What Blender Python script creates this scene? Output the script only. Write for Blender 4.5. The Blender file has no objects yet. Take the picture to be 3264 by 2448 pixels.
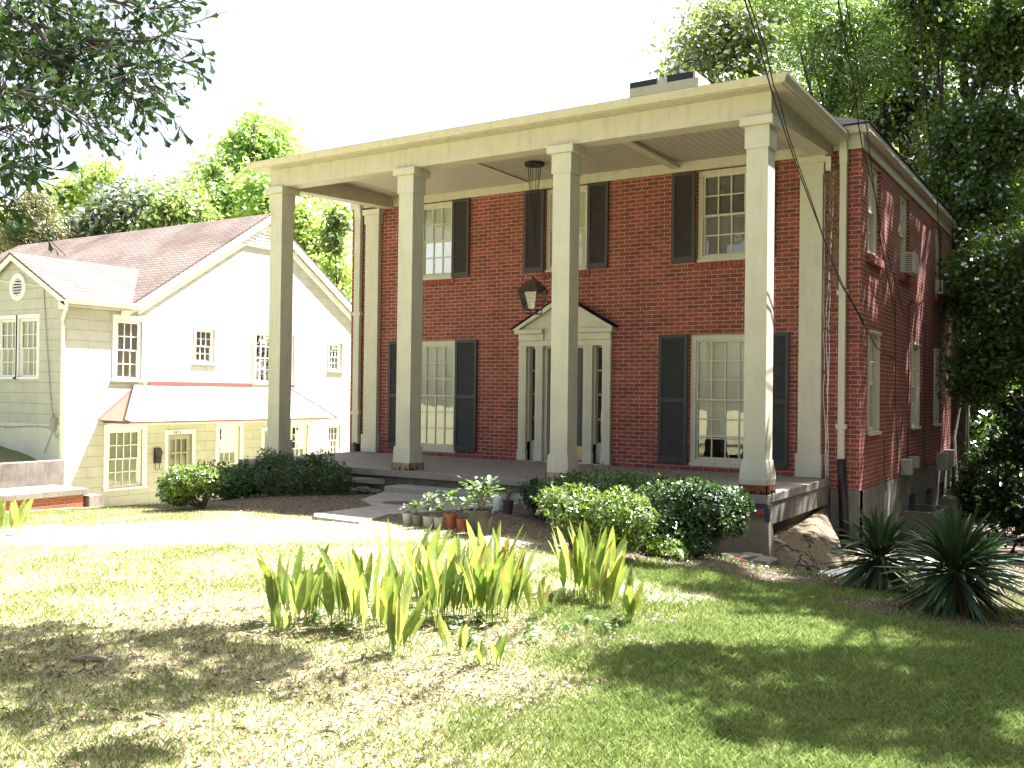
import bpy, bmesh, math, random
import numpy as np
from mathutils import Vector, Matrix

# ------------------------------------------------------------------ camera
scn = bpy.context.scene
COL = scn.collection
CAM = np.array([12.2349, -11.6695, 1.2281])
RGT = np.array([0.84507182, 0.53450566, 0.01254259])
UPV = np.array([-0.00573688, -0.01439276, 0.99987996])
FWD = np.array([-0.53462202, 0.84504234, 0.00909653])
FPX = 3039.31
cd = bpy.data.cameras.new('camera')
cam = bpy.data.objects.new('camera', cd); COL.objects.link(cam)
cam.matrix_world = Matrix(((RGT[0], UPV[0], -FWD[0], CAM[0]), (RGT[1], UPV[1], -FWD[1], CAM[1]),
                           (RGT[2], UPV[2], -FWD[2], CAM[2]), (0, 0, 0, 1)))
cd.sensor_fit = 'HORIZONTAL'; cd.sensor_width = 36.0; cd.lens = FPX * 36.0 / 3264.0
cd.clip_start = 0.05; cd.clip_end = 2000.0
scn.camera = cam

# ------------------------------------------------------------------ light
SUN = Vector((0.30, 0.50, 1.0)).normalized()          # direction towards the sun
EL = math.asin(SUN.z); AZ = math.atan2(SUN.x, SUN.y)
world = bpy.data.worlds.new('World'); scn.world = world; world.use_nodes = True
wn = world.node_tree; wn.nodes.clear()
wo = wn.nodes.new('ShaderNodeOutputWorld'); bg = wn.nodes.new('ShaderNodeBackground')
sky = wn.nodes.new('ShaderNodeTexSky'); sky.sky_type = 'NISHITA'; sky.sun_disc = False
sky.sun_elevation = EL; sky.sun_rotation = AZ
sky.air_density = 1.0; sky.dust_density = 4.0; sky.ozone_density = 0.6; sky.altitude = 50
hs = wn.nodes.new('ShaderNodeHueSaturation'); hs.inputs['Saturation'].default_value = 0.45   # hazy, milky spring sky
wn.links.new(sky.outputs[0], hs.inputs['Color']); wn.links.new(hs.outputs[0], bg.inputs['Color'])
bg.inputs['Strength'].default_value = 0.062
wn.links.new(bg.outputs[0], wo.inputs['Surface'])
sd = bpy.data.lights.new('sun', 'SUN'); sd.energy = 5.0; sd.angle = math.radians(0.5); sd.color = (1.0, 0.98, 0.945)
sun = bpy.data.objects.new('sun', sd); COL.objects.link(sun)
sun.rotation_euler = SUN.to_track_quat('Z', 'Y').to_euler()
scn.view_settings.view_transform = 'Standard'; scn.view_settings.look = 'None'
scn.view_settings.exposure = 2.48; scn.view_settings.gamma = 1.0
cy = scn.cycles
cy.use_denoising = True
cy.max_bounces = 8; cy.diffuse_bounces = 4; cy.glossy_bounces = 3; cy.transmission_bounces = 4; cy.transparent_max_bounces = 10
cy.sample_clamp_indirect = 6.0

# ------------------------------------------------------------------ picking helpers (full-size photo pixels -> metres)
def ray(u, v): return FWD + (u - 1632.0) / FPX * RGT - (v - 1224.0) / FPX * UPV
def at(u, v, depth): return CAM + depth * ray(u, v)
def onplane(u, v, axis, val):
    r = ray(u, v); return CAM + r * ((val - CAM[axis]) / r[axis])

# ------------------------------------------------------------------ terrain
TP = np.array([
 (12.2,-11.7,-.36),(10,-8,-.37),(8,-7,-.37),(5.3,-3,-.34),(6.6,-2.2,-.34),(3.4,-3,-.36),(3,-1,-.33),(5,-.4,-.33),(2,-3.3,-.40),(1.2,-2.6,-.43),
 (0,-3,-.50),(-.4,-2.4,-.56),(1.0,-.8,-.45),(-.8,0,-.75),(-4,-2.1,-1.06),(-.3,-4.4,-.52),(-7.75,-.05,-1.47),(-7.7,1.8,-1.55),(-3,-6.5,-.72),(-8,-5,-1.25),
 (4,-8,-.42),(0,-9,-.55),(6,-11,-.40),(9.5,-14,-.36),(15,-14,-.36),(15,-9,-.40),(14,-5,-.48),(12,-5.5,-.42),(10,-5,-.40),(8,-4,-.37),
 (11.2,-3.4,-.52),(10.35,-2.5,-.58),(9.3,-2.6,-.53),(8.7,-1.9,-.50),(8.9,-.9,-.72),(8.5,.3,-.95),(9.5,.6,-.98),(10.6,0,-.85),(12,-1,-.80),
 (9.3,3.2,-1.05),(10,6,-1.5),(9.5,9,-1.75),(9.2,12.4,-1.9),(12.5,5,-1.4),(12,12,-1.9),(11,16,-1.9),(5,20,-2.2),(15,25,-2.6),(16,0,-.7),
 (-5,3,-1.85),(-9.8,5,-2.08),(-9.8,13,-2.1),(-3,9,-1.95),(-1.3,3,-.95),(-1.3,10,-1.7),(4,8,-1.5),(-6,20,-2.2),(-12,-6,-1.35),(-20,-8,-1.2),(-20,10,-2.),
 (-150,-150,-2.),(150,-150,-1.5),(150,150,-3.),(-150,150,-3.),(0,60,-2.5),(-50,30,-2.3),(40,10,-1.5),(30,40,-2.5),(-150,0,-2.),(150,0,-2.),(0,150,-3.),(0,-150,-2.)], float)
def _rbf():
    d = np.linalg.norm(TP[:, None, :2] - TP[None, :, :2], axis=2)
    n = len(TP); A = np.zeros((n + 1, n + 1)); A[:n, :n] = d + np.eye(n) * 0.05; A[n, :n] = 1; A[:n, n] = 1
    return np.linalg.solve(A, np.append(TP[:, 2], 0))
RW = _rbf()
def gz(x, y):
    x = np.atleast_1d(np.asarray(x, float)); y = np.atleast_1d(np.asarray(y, float)); out = np.zeros(len(x))
    for i in range(0, len(x), 20000):
        d = np.hypot(x[i:i + 20000, None] - TP[None, :, 0], y[i:i + 20000, None] - TP[None, :, 1])
        out[i:i + 20000] = d @ RW[:-1] + RW[-1]
    return out + 0.012 * np.sin(x * 2.1 + 1.3 * np.sin(y * 1.7)) * np.cos(y * 2.6 + x) + 0.02 * np.sin(x * .7 + y * .5)
def g1(x, y): return float(gz([x], [y])[0])
def G(u, v, z0=-.4):                                   # pixel -> point on the terrain
    z = z0
    for _ in range(25):
        p = onplane(u, v, 2, z); z = 0.5 * z + 0.5 * g1(p[0], p[1])
    return p

# smooth value noise for masks
def vnoise(x, y, s, seed):
    rg = np.random.default_rng(seed); T = rg.random((64, 64))
    X = np.asarray(x) / s + 900.; Y = np.asarray(y) / s + 900.
    i = np.floor(X).astype(int); j = np.floor(Y).astype(int); fx = X - i; fy = Y - j
    fx = fx * fx * (3 - 2 * fx); fy = fy * fy * (3 - 2 * fy); i %= 64; j %= 64; i2 = (i + 1) % 64; j2 = (j + 1) % 64
    return (T[i, j] * (1 - fx) + T[i2, j] * fx) * (1 - fy) + (T[i, j2] * (1 - fx) + T[i2, j2] * fx) * fy
def sstep(a, b, x): t = np.clip((x - a) / (b - a), 0, 1); return t * t * (3 - 2 * t)
def ell(x, y, cx, cy_, rx, ry, rot=0.):                # soft ellipse mask
    c, s = math.cos(rot), math.sin(rot); dx = x - cx; dy = y - cy_
    return 1 - sstep(.7, 1.25, np.hypot((dx * c + dy * s) / rx, (-dx * s + dy * c) / ry))
def masks(x, y):
    """litter/mulch, bare pale earth, grass cover -- what covers the soil where"""
    n = vnoise(x, y, .55, 1) * .6 + vnoise(x, y, .2, 2) * .4
    mulch = np.clip(sstep(-3.3, -2.7, y + .5 * (n - .5)) * (1 - sstep(9.3, 9.9, x)) * sstep(-2.5, .5, x) * (1 - sstep(3., 3.2, y)), 0, 1)
    mulch = np.maximum(mulch, sstep(8.6, 9.2, x + .6 * (n - .5)) * sstep(-2.9, -2.3, y - .25 * (x - 10.) + .5 * (n - .5)))
    mulch = np.maximum(mulch, ell(x, y, 11.3, -3.2, 1.3, .6))
    litter = np.maximum.reduce([ell(x, y, 8.0, -6.75, 1.9, .55, .5), ell(x, y, 6.6, -8.5, 1.6, .5, .5), ell(x, y, 9.4, -5.3, .35, .2, .5), ell(x, y, 8.9, -7.6, 1.2, .5, .5), ell(x, y, 8.4, -10., 1.5, .5, .6), .4 * ell(x, y, 8.9, -8.3, 1.5, .8, .5), .3 * ell(x, y, 6.4, -9.6, 2., .9, .5)])
    litter = np.clip(litter * (.55 + .9 * n), 0, 1)
    bare = np.clip(ell(x, y, 3.4, -4.6, 2.9, .95, .5) * (.35 + .9 * n) , 0, 1)
    bare = np.maximum(bare, ell(x, y, 7.2, -3.1, .75, .35, .3)); bare = np.maximum(bare, ell(x, y, 8.9, -4.4, .7, .5, .4) * .9)
    bare = np.maximum(bare, ell(x, y, 10.5, 15.5, 6, 1.5, .1))
    lush = sstep(8.2, 10., x + .5 * (y + 6) + 1.2 * (n - .5))      # right-hand lawn is fuller and greener
    cover = np.clip((.62 + .38 * lush) * (1 - .9 * mulch) * (1 - .55 * litter) * (1 - .85 * bare) * (.55 + .9 * n), 0, 1)
    cover = np.where((y > 3.0) & (x > -1.2), cover * .25, cover)
    return mulch, litter, bare, lush, cover

# ------------------------------------------------------------------ mesh helpers
class MB:
    def __init__(s): s.v = []; s.f = []
    def add(s, vs, fs):
        n = len(s.v); s.v += [tuple(map(float, p)) for p in vs]; s.f += [tuple(i + n for i in f) for f in fs]; return s
    def box(s, x0, x1, y0, y1, z0, z1, T=None):
        vs = [(x, y, z) for z in (z0, z1) for y in (y0, y1) for x in (x0, x1)]
        if T: vs = [T(*p) for p in vs]
        return s.add(vs, [(0, 2, 3, 1), (4, 5, 7, 6), (0, 1, 5, 4), (2, 6, 7, 3), (0, 4, 6, 2), (1, 3, 7, 5)])
    def frustum(s, c, z0, z1, h0, h1):
        vs = []
        for z, h in ((z0, h0), (z1, h1)): vs += [(c[0] - h, c[1] - h, z), (c[0] + h, c[1] - h, z), (c[0] + h, c[1] + h, z), (c[0] - h, c[1] + h, z)]
        return s.add(vs, [(3, 2, 1, 0), (4, 5, 6, 7)] + [(i, (i + 1) % 4, 4 + (i + 1) % 4, 4 + i) for i in range(4)])
    def prism(s, poly, fn0, fn1):                       # polygon mapped through two functions, capped
        n = len(poly); vs = [fn0(*p) for p in poly] + [fn1(*p) for p in poly]
        return s.add(vs, [tuple(range(n - 1, -1, -1)), tuple(range(n, 2 * n))] + [(i, (i + 1) % n, n + (i + 1) % n, n + i) for i in range(n)])
    def tube(s, pts, rad, n=8, cap=True):
        pts = [Vector([float(c) for c in p]) for p in pts]; k = len(pts)
        rad = [float(rad)] * k if not hasattr(rad, '__len__') else [float(q) for q in rad]
        vs = []; ref = Vector((0.31, 0.2, 0.93))
        for i, p in enumerate(pts):
            t = (pts[min(i + 1, k - 1)] - pts[max(i - 1, 0)]).normalized()
            a = t.cross(ref)
            if a.length < .15: a = t.cross(Vector((1, 0, 0)))
            a.normalize(); b = t.cross(a)
            for j in range(n): w = 2 * math.pi * j / n; vs.append(p + rad[i] * (math.cos(w) * a + math.sin(w) * b))
        fs = [(i * n + j, i * n + (j + 1) % n, (i + 1) * n + (j + 1) % n, (i + 1) * n + j) for i in range(k - 1) for j in range(n)]
        if cap: fs += [tuple(range(n - 1, -1, -1)), tuple(range((k - 1) * n, k * n))]
        return s.add(vs, fs)
    def lathe(s, c, prof, n=24, ax=None):               # profile (r, z) round a vertical axis
        vs = []
        for r, z in prof:
            for j in range(n):
                w = 2 * math.pi * j / n; vs.append((c[0] + r * math.cos(w), c[1] + r * math.sin(w), c[2] + z))
        k = len(prof)
        return s.add(vs, [(i * n + j, i * n + (j + 1) % n, (i + 1) * n + (j + 1) % n, (i + 1) * n + j) for i in range(k - 1) for j in range(n)])
    def build(s, name, mat, parent=None, bevel=0., smooth=False):
        me = bpy.data.meshes.new(name)
        o = bpy.data.objects.new(name, me); COL.objects.link(o)
        off = Vector((0, 0, 0))
        if parent is not None:
            q = parent
            while q is not None: off += q.location; q = q.parent
            o.parent = parent
        me.from_pydata([(a - off.x, b - off.y, c - off.z) for a, b, c in s.v], [], s.f)
        bm = bmesh.new(); bm.from_mesh(me); bmesh.ops.recalc_face_normals(bm, faces=bm.faces); bm.to_mesh(me); bm.free()
        me.materials.append(mat)
        if smooth: me.polygons.foreach_set('use_smooth', [True] * len(me.polygons))
        if bevel:
            m = o.modifiers.new('bevel', 'BEVEL'); m.width = bevel; m.segments = 2; m.limit_method = 'ANGLE'; m.angle_limit = .7
        return o
def nmesh(name, V, F, mat, parent=None, attrs=None, smooth=False):   # fast numpy mesh, all faces same size
    V = np.asarray(V, np.float32).reshape(-1, 3); F = np.asarray(F, np.int32); k = F.shape[1]
    me = bpy.data.meshes.new(name); o = bpy.data.objects.new(name, me); COL.objects.link(o)
    if parent is not None:
        off = np.zeros(3); q = parent
        while q is not None: off += np.array(q.location); q = q.parent
        V = V - off.astype(np.float32); o.parent = parent
    me.vertices.add(len(V)); me.vertices.foreach_set('co', V.ravel())
    me.loops.add(F.size); me.loops.foreach_set('vertex_index', F.ravel())
    me.polygons.add(len(F)); me.polygons.foreach_set('loop_start', np.arange(0, F.size, k, dtype=np.int32))
    try: me.polygons.foreach_set('loop_total', np.full(len(F), k, np.int32))
    except Exception: pass
    for an, av in (attrs or {}).items():
        a = me.attributes.new(an, 'FLOAT', 'POINT'); a.data.foreach_set('value', np.asarray(av, np.float32))
    if smooth: me.polygons.foreach_set('use_smooth', np.ones(len(F), bool))
    me.update(calc_edges=True); me.validate()
    me.materials.append(mat); return o
def thing(name, label, cat, loc=(0, 0, 0), group=None):
    o = bpy.data.objects.new(name, None); COL.objects.link(o); o.location = loc; o.empty_display_size = .1
    return tag(o, label, cat, group)
def tag(o, label, cat, group=None):
    o['label'] = label; o['category'] = cat
    if group: o['group'] = group
    return o
def kind(o, k): o['kind'] = k; return o

# ------------------------------------------------------------------ materials
def newmat(name):
    m = bpy.data.materials.new(name); m.use_nodes = True; nt = m.node_tree; nt.nodes.clear()
    out = nt.nodes.new('ShaderNodeOutputMaterial')
    def N(t, **kw):
        n = nt.nodes.new('ShaderNode' + t)
        for k, v in kw.items():
            if k.startswith('i_'):
                key = k[2:]; n.inputs[int(key) if key.isdigit() else key.replace('_', ' ')].default_value = v
            else: setattr(n, k, v)
        return n
    return m, nt, out, N
def L(nt, a, b): nt.links.new(a, b)
def rgba(c): return (c[0], c[1], c[2], 1)
def ramp(N, stops):
    r = N('ValToRGB'); e = r.color_ramp.elements
    e[0].position, e[0].color = stops[0][0], rgba(stops[0][1]); e[1].position, e[1].color = stops[-1][0], rgba(stops[-1][1])
    for p, c in stops[1:-1]: q = e.new(p); q.color = rgba(c)
    return r
def paint(name, c, rough=.55, var=.12, scale=6., stain=0., stainc=(.2, .16, .1), bump=.0, bscale=60., streak=True, spec=.4):
    """painted / cast surface with slight mottling, and soft weather stains of their own shape"""
    m, nt, out, N = newmat(name); tc = N('TexCoord'); p = N('BsdfPrincipled', i_Roughness=rough); p.inputs['Specular IOR Level'].default_value = spec
    n1 = N('TexNoise', i_Scale=scale, i_Detail=6., i_Roughness=.6); L(nt, tc.outputs['Object'], n1.inputs['Vector'])
    lo = tuple(x * (1 - var) for x in c); hi = tuple(min(1, x * (1 + var)) for x in c)
    r = ramp(N, [(.3, lo), (.7, hi)]); L(nt, n1.outputs[0], r.inputs[0]); col = r.outputs[0]
    if stain > 0:
        mp = N('Mapping'); mp.inputs['Scale'].default_value = (9, 9, 1.1) if streak else (2.5, 2.5, 2.5); L(nt, tc.outputs['Object'], mp.inputs[0])
        n2 = N('TexNoise', i_Scale=1.3, i_Detail=8., i_Roughness=.65); L(nt, mp.outputs[0], n2.inputs['Vector'])
        r2 = ramp(N, [(.52, (0, 0, 0)), (.78, (stain, stain, stain))]); L(nt, n2.outputs[0], r2.inputs[0])
        mx = N('MixRGB'); L(nt, r2.outputs[0], mx.inputs[0]); L(nt, col, mx.inputs[1]); mx.inputs[2].default_value = rgba(stainc); col = mx.outputs[0]
    L(nt, col, p.inputs['Base Color'])
    if bump:
        n3 = N('TexNoise', i_Scale=bscale, i_Detail=5.); L(nt, tc.outputs['Object'], n3.inputs['Vector'])
        b = N('Bump', i_Strength=bump, i_Distance=.02); L(nt, n3.outputs[0], b.inputs['Height']); L(nt, b.outputs[0], p.inputs['Normal'])
    L(nt, p.outputs[0], out.inputs[0]); return m
def uv_world(nt, N, tc):
    """u along an axis-aligned wall (x+y), v = height"""
    sp = N('SeparateXYZ'); L(nt, tc, sp.inputs[0]); a = N('Math', operation='ADD'); L(nt, sp.outputs[0], a.inputs[0]); L(nt, sp.outputs[1], a.inputs[1])
    cb = N('CombineXYZ'); L(nt, a.outputs[0], cb.inputs[0]); L(nt, sp.outputs[2], cb.inputs[1]); return cb.outputs[0]
def brickmat(name, c1, c2, mortar, stain=.0):
    m, nt, out, N = newmat(name); ge = N('NewGeometry'); uv = uv_world(nt, N, ge.outputs['Position'])
    nz = N('TexNoise', i_Scale=14., i_Detail=3.); L(nt, uv, nz.inputs['Vector'])
    vm = N('VectorMath', operation='SCALE'); vm.inputs[3].default_value = .012; L(nt, nz.outputs[1], vm.inputs[0])
    va = N('VectorMath', operation='ADD'); L(nt, uv, va.inputs[0]); L(nt, vm.outputs[0], va.inputs[1])
    br = N('TexBrick', i_Scale=1., i_Mortar_Size=.0046, i_Mortar_Smooth=.2, i_Bias=-.1); br.offset = .5
    br.inputs['Brick Width'].default_value = .208; br.inputs['Row Height'].default_value = .0677
    br.inputs['Color1'].default_value = rgba(c1); br.inputs['Color2'].default_value = rgba(c2); br.inputs['Mortar'].default_value = rgba(mortar)
    L(nt, va.outputs[0], br.inputs['Vector'])
    n1 = N('TexNoise', i_Scale=2.2, i_Detail=8., i_Roughness=.7); L(nt, uv, n1.inputs['Vector'])
    r = ramp(N, [(.3, (.72, .72, .72)), (.72, (1.25, 1.2, 1.18))]); L(nt, n1.outputs[0], r.inputs[0])
    mu = N('MixRGB', blend_type='MULTIPLY'); mu.inputs[0].default_value = .8; L(nt, br.outputs[0], mu.inputs[1]); L(nt, r.outputs[0], mu.inputs[2])
    n2 = N('TexNoise', i_Scale=60., i_Detail=3.); L(nt, uv, n2.inputs['Vector'])
    r2 = ramp(N, [(.3, (.8, .8, .8)), (.7, (1.15, 1.15, 1.15))]); L(nt, n2.outputs[0], r2.inputs[0])
    m2 = N('MixRGB', blend_type='MULTIPLY'); m2.inputs[0].default_value = .7; L(nt, mu.outputs[0], m2.inputs[1]); L(nt, r2.outputs[0], m2.inputs[2])
    col = m2.outputs[0]
    # lime / paint splashes
    n3 = N('TexNoise', i_Scale=5.5, i_Detail=7., i_Roughness=.75); L(nt, uv, n3.inputs['Vector'])
    r3 = ramp(N, [(.68, (0, 0, 0)), (.74, (.55, .55, .55))]); L(nt, n3.outputs[0], r3.inputs[0])
    mx = N('MixRGB'); L(nt, r3.outputs[0], mx.inputs[0]); L(nt, col, mx.inputs[1]); mx.inputs[2].default_value = (.42, .33, .27, 1)
    p = N('BsdfPrincipled', i_Roughness=.85); L(nt, mx.outputs[0], p.inputs['Base Color']); p.inputs['Specular IOR Level'].default_value = .25
    b = N('Bump', i_Strength=.7, i_Distance=.006); inv = N('Math', operation='SUBTRACT'); inv.inputs[0].default_value = 1.; L(nt, br.outputs['Fac'], inv.inputs[1])
    L(nt, inv.outputs[0], b.inputs['Height']); L(nt, b.outputs[0], p.inputs['Normal'])
    L(nt, p.outputs[0], out.inputs[0]); return m
def sidingmat(name, c, line, w=1.24, h=.27):
    m, nt, out, N = newmat(name); ge = N('NewGeometry'); uv = uv_world(nt, N, ge.outputs['Position'])
    nz = N('TexNoise', i_Scale=3.5, i_Detail=4.); L(nt, uv, nz.inputs['Vector'])
    vm = N('VectorMath', operation='SCALE'); vm.inputs[3].default_value = .02; L(nt, nz.outputs[1], vm.inputs[0])
    va = N('VectorMath', operation='ADD'); L(nt, uv, va.inputs[0]); L(nt, vm.outputs[0], va.inputs[1])
    br = N('TexBrick', i_Scale=1., i_Mortar_Size=.005, i_Mortar_Smooth=.3); br.inputs['Brick Width'].default_value = w; br.inputs['Row Height'].default_value = h
    br.inputs['Color1'].default_value = rgba(c); br.inputs['Color2'].default_value = rgba([x * .95 for x in c]); br.inputs['Mortar'].default_value = rgba(line)
    L(nt, va.outputs[0], br.inputs['Vector'])
    n1 = N('TexNoise', i_Scale=3., i_Detail=7.); L(nt, uv, n1.inputs['Vector']); r = ramp(N, [(.3, (.9, .89, .86)), (.7, (1.04, 1.04, 1.04))]); L(nt, n1.outputs[0], r.inputs[0])
    mu = N('MixRGB', blend_type='MULTIPLY'); mu.inputs[0].default_value = 1.; L(nt, br.outputs[0], mu.inputs[1]); L(nt, r.outputs[0], mu.inputs[2])
    p = N('BsdfPrincipled', i_Roughness=.7); L(nt, mu.outputs[0], p.inputs['Base Color'])
    b = N('Bump', i_Strength=.5, i_Distance=.008); inv = N('Math', operation='SUBTRACT'); inv.inputs[0].default_value = 1.; L(nt, br.outputs['Fac'], inv.inputs[1])
    L(nt, inv.outputs[0], b.inputs['Height']); L(nt, b.outputs[0], p.inputs['Normal']); L(nt, p.outputs[0], out.inputs[0]); return m
def shinglemat(name, c1, c2, stain, amt):
    m, nt, out, N = newmat(name); tc = N('TexCoord')
    sp = N('SeparateXYZ'); ge = N('NewGeometry'); L(nt, ge.outputs['Position'], sp.inputs[0])
    ax = N('Math', operation='ADD'); L(nt, sp.outputs[0], ax.inputs[0]); sc = N('Math', operation='MULTIPLY'); sc.inputs[1].default_value = 1.; L(nt, sp.outputs[1], sc.inputs[0]); L(nt, sc.outputs[0], ax.inputs[1])
    cb = N('CombineXYZ'); L(nt, ax.outputs[0], cb.inputs[0]); L(nt, sp.outputs[2], cb.inputs[1])
    br = N('TexBrick', i_Scale=1., i_Mortar_Size=.012, i_Mortar_Smooth=.5); br.inputs['Brick Width'].default_value = .3; br.inputs['Row Height'].default_value = .10
    br.inputs['Color1'].default_value = rgba(c1); br.inputs['Color2'].default_value = rgba(c2); br.inputs['Mortar'].default_value = rgba([x * .3 for x in c1]); L(nt, cb.outputs[0], br.inputs['Vector'])
    n1 = N('TexNoise', i_Scale=.7, i_Detail=7., i_Roughness=.6); L(nt, ge.outputs['Position'], n1.inputs['Vector'])
    r = ramp(N, [(.42, (0, 0, 0)), (.7, (amt, amt, amt))]); L(nt, n1.outputs[0], r.inputs[0])
    mx = N('MixRGB'); L(nt, r.outputs[0], mx.inputs[0]); L(nt, br.outputs[0], mx.inputs[1]); mx.inputs[2].default_value = rgba(stain)
    n2 = N('TexNoise', i_Scale=70.); L(nt, ge.outputs['Position'], n2.inputs['Vector']); r2 = ramp(N, [(.3, (.8, .8, .8)), (.7, (1.15, 1.15, 1.15))]); L(nt, n2.outputs[0], r2.inputs[0])
    mu = N('MixRGB', blend_type='MULTIPLY'); mu.inputs[0].default_value = 1.; L(nt, mx.outputs[0], mu.inputs[1]); L(nt, r2.outputs[0], mu.inputs[2])
    p = N('BsdfPrincipled', i_Roughness=.95); p.inputs['Specular IOR Level'].default_value = .05; L(nt, mu.outputs[0], p.inputs['Base Color']); L(nt, p.outputs[0], out.inputs[0]); return m
def leafmat(name, c1, c2, tr=.45, trc=1.25, gloss=.06, grough=.35, tipattr=None, tipc=None, veins=False):
    m, nt, out, N = newmat(name); ge = N('NewGeometry')
    r = ramp(N, [(0., c1), (.75, tuple(.5 * (a + b) for a, b in zip(c1, c2))), (1., c2)]); L(nt, ge.outputs['Random Per Island'], r.inputs[0]); col = r.outputs[0]
    if tipattr:
        at_ = N('Attribute', attribute_name=tipattr); mx = N('MixRGB'); L(nt, at_.outputs['Fac'], mx.inputs[0]); L(nt, col, mx.inputs[1]); mx.inputs[2].default_value = rgba(tipc); col = mx.outputs[0]
    d = N('BsdfDiffuse'); t = N('BsdfTranslucent')
    if veins:                                          # parallel veins and blotchy yellowing
        ac = N('Attribute', attribute_name='across'); ml = N('Math', operation='MULTIPLY'); ml.inputs[1].default_value = 26.; L(nt, ac.outputs['Fac'], ml.inputs[0]); sn = N('Math', operation='SINE'); L(nt, ml.outputs[0], sn.inputs[0])
        rv = ramp(N, [(0., (.80, .83, .75)), (1., (1.08, 1.08, 1.05))]); sc = N('Math', operation='MULTIPLY_ADD'); sc.inputs[1].default_value = .5; sc.inputs[2].default_value = .5; L(nt, sn.outputs[0], sc.inputs[0]); L(nt, sc.outputs[0], rv.inputs[0])
        m1 = N('MixRGB', blend_type='MULTIPLY'); m1.inputs[0].default_value = 1.; L(nt, col, m1.inputs[1]); L(nt, rv.outputs[0], m1.inputs[2])
        nz = N('TexNoise', i_Scale=16., i_Detail=5., i_Roughness=.6); tc = N('TexCoord'); L(nt, tc.outputs['Object'], nz.inputs['Vector']); rn = ramp(N, [(.5, (0, 0, 0)), (.68, (.6, .6, .6))]); L(nt, nz.outputs[0], rn.inputs[0])
        m2_ = N('MixRGB'); L(nt, rn.outputs[0], m2_.inputs[0]); L(nt, m1.outputs[0], m2_.inputs[1]); m2_.inputs[2].default_value = (.46, .44, .15, 1); col = m2_.outputs[0]
    L(nt, col, d.inputs[0])
    mu = N('MixRGB', blend_type='MULTIPLY'); mu.inputs[0].default_value = 1.; L(nt, col, mu.inputs[1]); mu.inputs[2].default_value = (trc * 1.1, trc * 1.1, trc * .6, 1); L(nt, mu.outputs[0], t.inputs[0])
    ms = N('MixShader', i_0=tr); L(nt, d.outputs[0], ms.inputs[1]); L(nt, t.outputs[0], ms.inputs[2])
    g = N('BsdfGlossy', i_Roughness=grough); g.inputs[0].default_value = (.9, .95, 1, 1)
    fr = N('LayerWeight', i_Blend=.25); mm = N('Math', operation='MULTIPLY'); mm.inputs[1].default_value = gloss * 4; L(nt, fr.outputs['Fresnel'], mm.inputs[0])
    m2 = N('MixShader'); L(nt, mm.outputs[0], m2.inputs[0]); L(nt, ms.outputs[0], m2.inputs[1]); L(nt, g.outputs[0], m2.inputs[2]); L(nt, m2.outputs[0], out.inputs[0]); return m
def glassmat(name):
    m, nt, out, N = newmat(name); fr = N('Fresnel', i_IOR=1.55); t = N('BsdfTransparent'); g = N('BsdfGlossy', i_Roughness=.015)
    t.inputs[0].default_value = (.93, .95, .94, 1); g.inputs[0].default_value = (1, 1, 1, 1)
    n = N('TexNoise', i_Scale=2.5); tc = N('TexCoord'); L(nt, tc.outputs['Object'], n.inputs['Vector']); b = N('Bump', i_Strength=.04, i_Distance=.02); L(nt, n.outputs[0], b.inputs['Height'])
    L(nt, b.outputs[0], g.inputs['Normal'])
    ml = N('Math', operation='MULTIPLY'); ml.inputs[1].default_value = 2.2; ml.use_clamp = True; L(nt, fr.outputs[0], ml.inputs[0])
    ms = N('MixShader'); L(nt, ml.outputs[0], ms.inputs[0]); L(nt, t.outputs[0], ms.inputs[1]); L(nt, g.outputs[0], ms.inputs[2]); L(nt, ms.outputs[0], out.inputs[0]); return m
def blindmat(name, c, step=.028, dark=.55):
    m, nt, out, N = newmat(name); ge = N('NewGeometry'); sp = N('SeparateXYZ'); L(nt, ge.outputs['Position'], sp.inputs[0])
    a = N('Math', operation='MULTIPLY'); a.inputs[1].default_value = 1 / step; L(nt, sp.outputs[2], a.inputs[0]); f = N('Math', operation='FRACT'); L(nt, a.outputs[0], f.inputs[0])
    r = ramp(N, [(0., [x * dark for x in c]), (.2, c), (.85, c), (1., [x * dark for x in c])]); L(nt, f.outputs[0], r.inputs[0])
    d = N('BsdfDiffuse'); L(nt, r.outputs[0], d.inputs[0]); L(nt, d.outputs[0], out.inputs[0]); return m
def boardmat(name, c, step=.11, axis=0, line=.55):
    m, nt, out, N = newmat(name); ge = N('NewGeometry'); sp = N('SeparateXYZ'); L(nt, ge.outputs['Position'], sp.inputs[0])
    a = N('Math', operation='MULTIPLY'); a.inputs[1].default_value = 1 / step; L(nt, sp.outputs[axis], a.inputs[0]); f = N('Math', operation='FRACT'); L(nt, a.outputs[0], f.inputs[0])
    r = ramp(N, [(0., [x * line for x in c]), (.1, c), (.93, c), (1., [x * line for x in c])]); L(nt, f.outputs[0], r.inputs[0])
    n = N('TexNoise', i_Scale=3., i_Detail=6.); L(nt, ge.outputs['Position'], n.inputs['Vector']); r2 = ramp(N, [(.3, (.88, .86, .84)), (.7, (1.03, 1.03, 1.03))]); L(nt, n.outputs[0], r2.inputs[0])
    mu = N('MixRGB', blend_type='MULTIPLY'); mu.inputs[0].default_value = 1.; L(nt, r.outputs[0], mu.inputs[1]); L(nt, r2.outputs[0], mu.inputs[2])
    p = N('BsdfPrincipled', i_Roughness=.6); L(nt, mu.outputs[0], p.inputs['Base Color'])
    b = N('Bump', i_Strength=.6, i_Distance=.006); L(nt, r.outputs[0], b.inputs['Height']); L(nt, b.outputs[0], p.inputs['Normal']); L(nt, p.outputs[0], out.inputs[0]); return m

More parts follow.
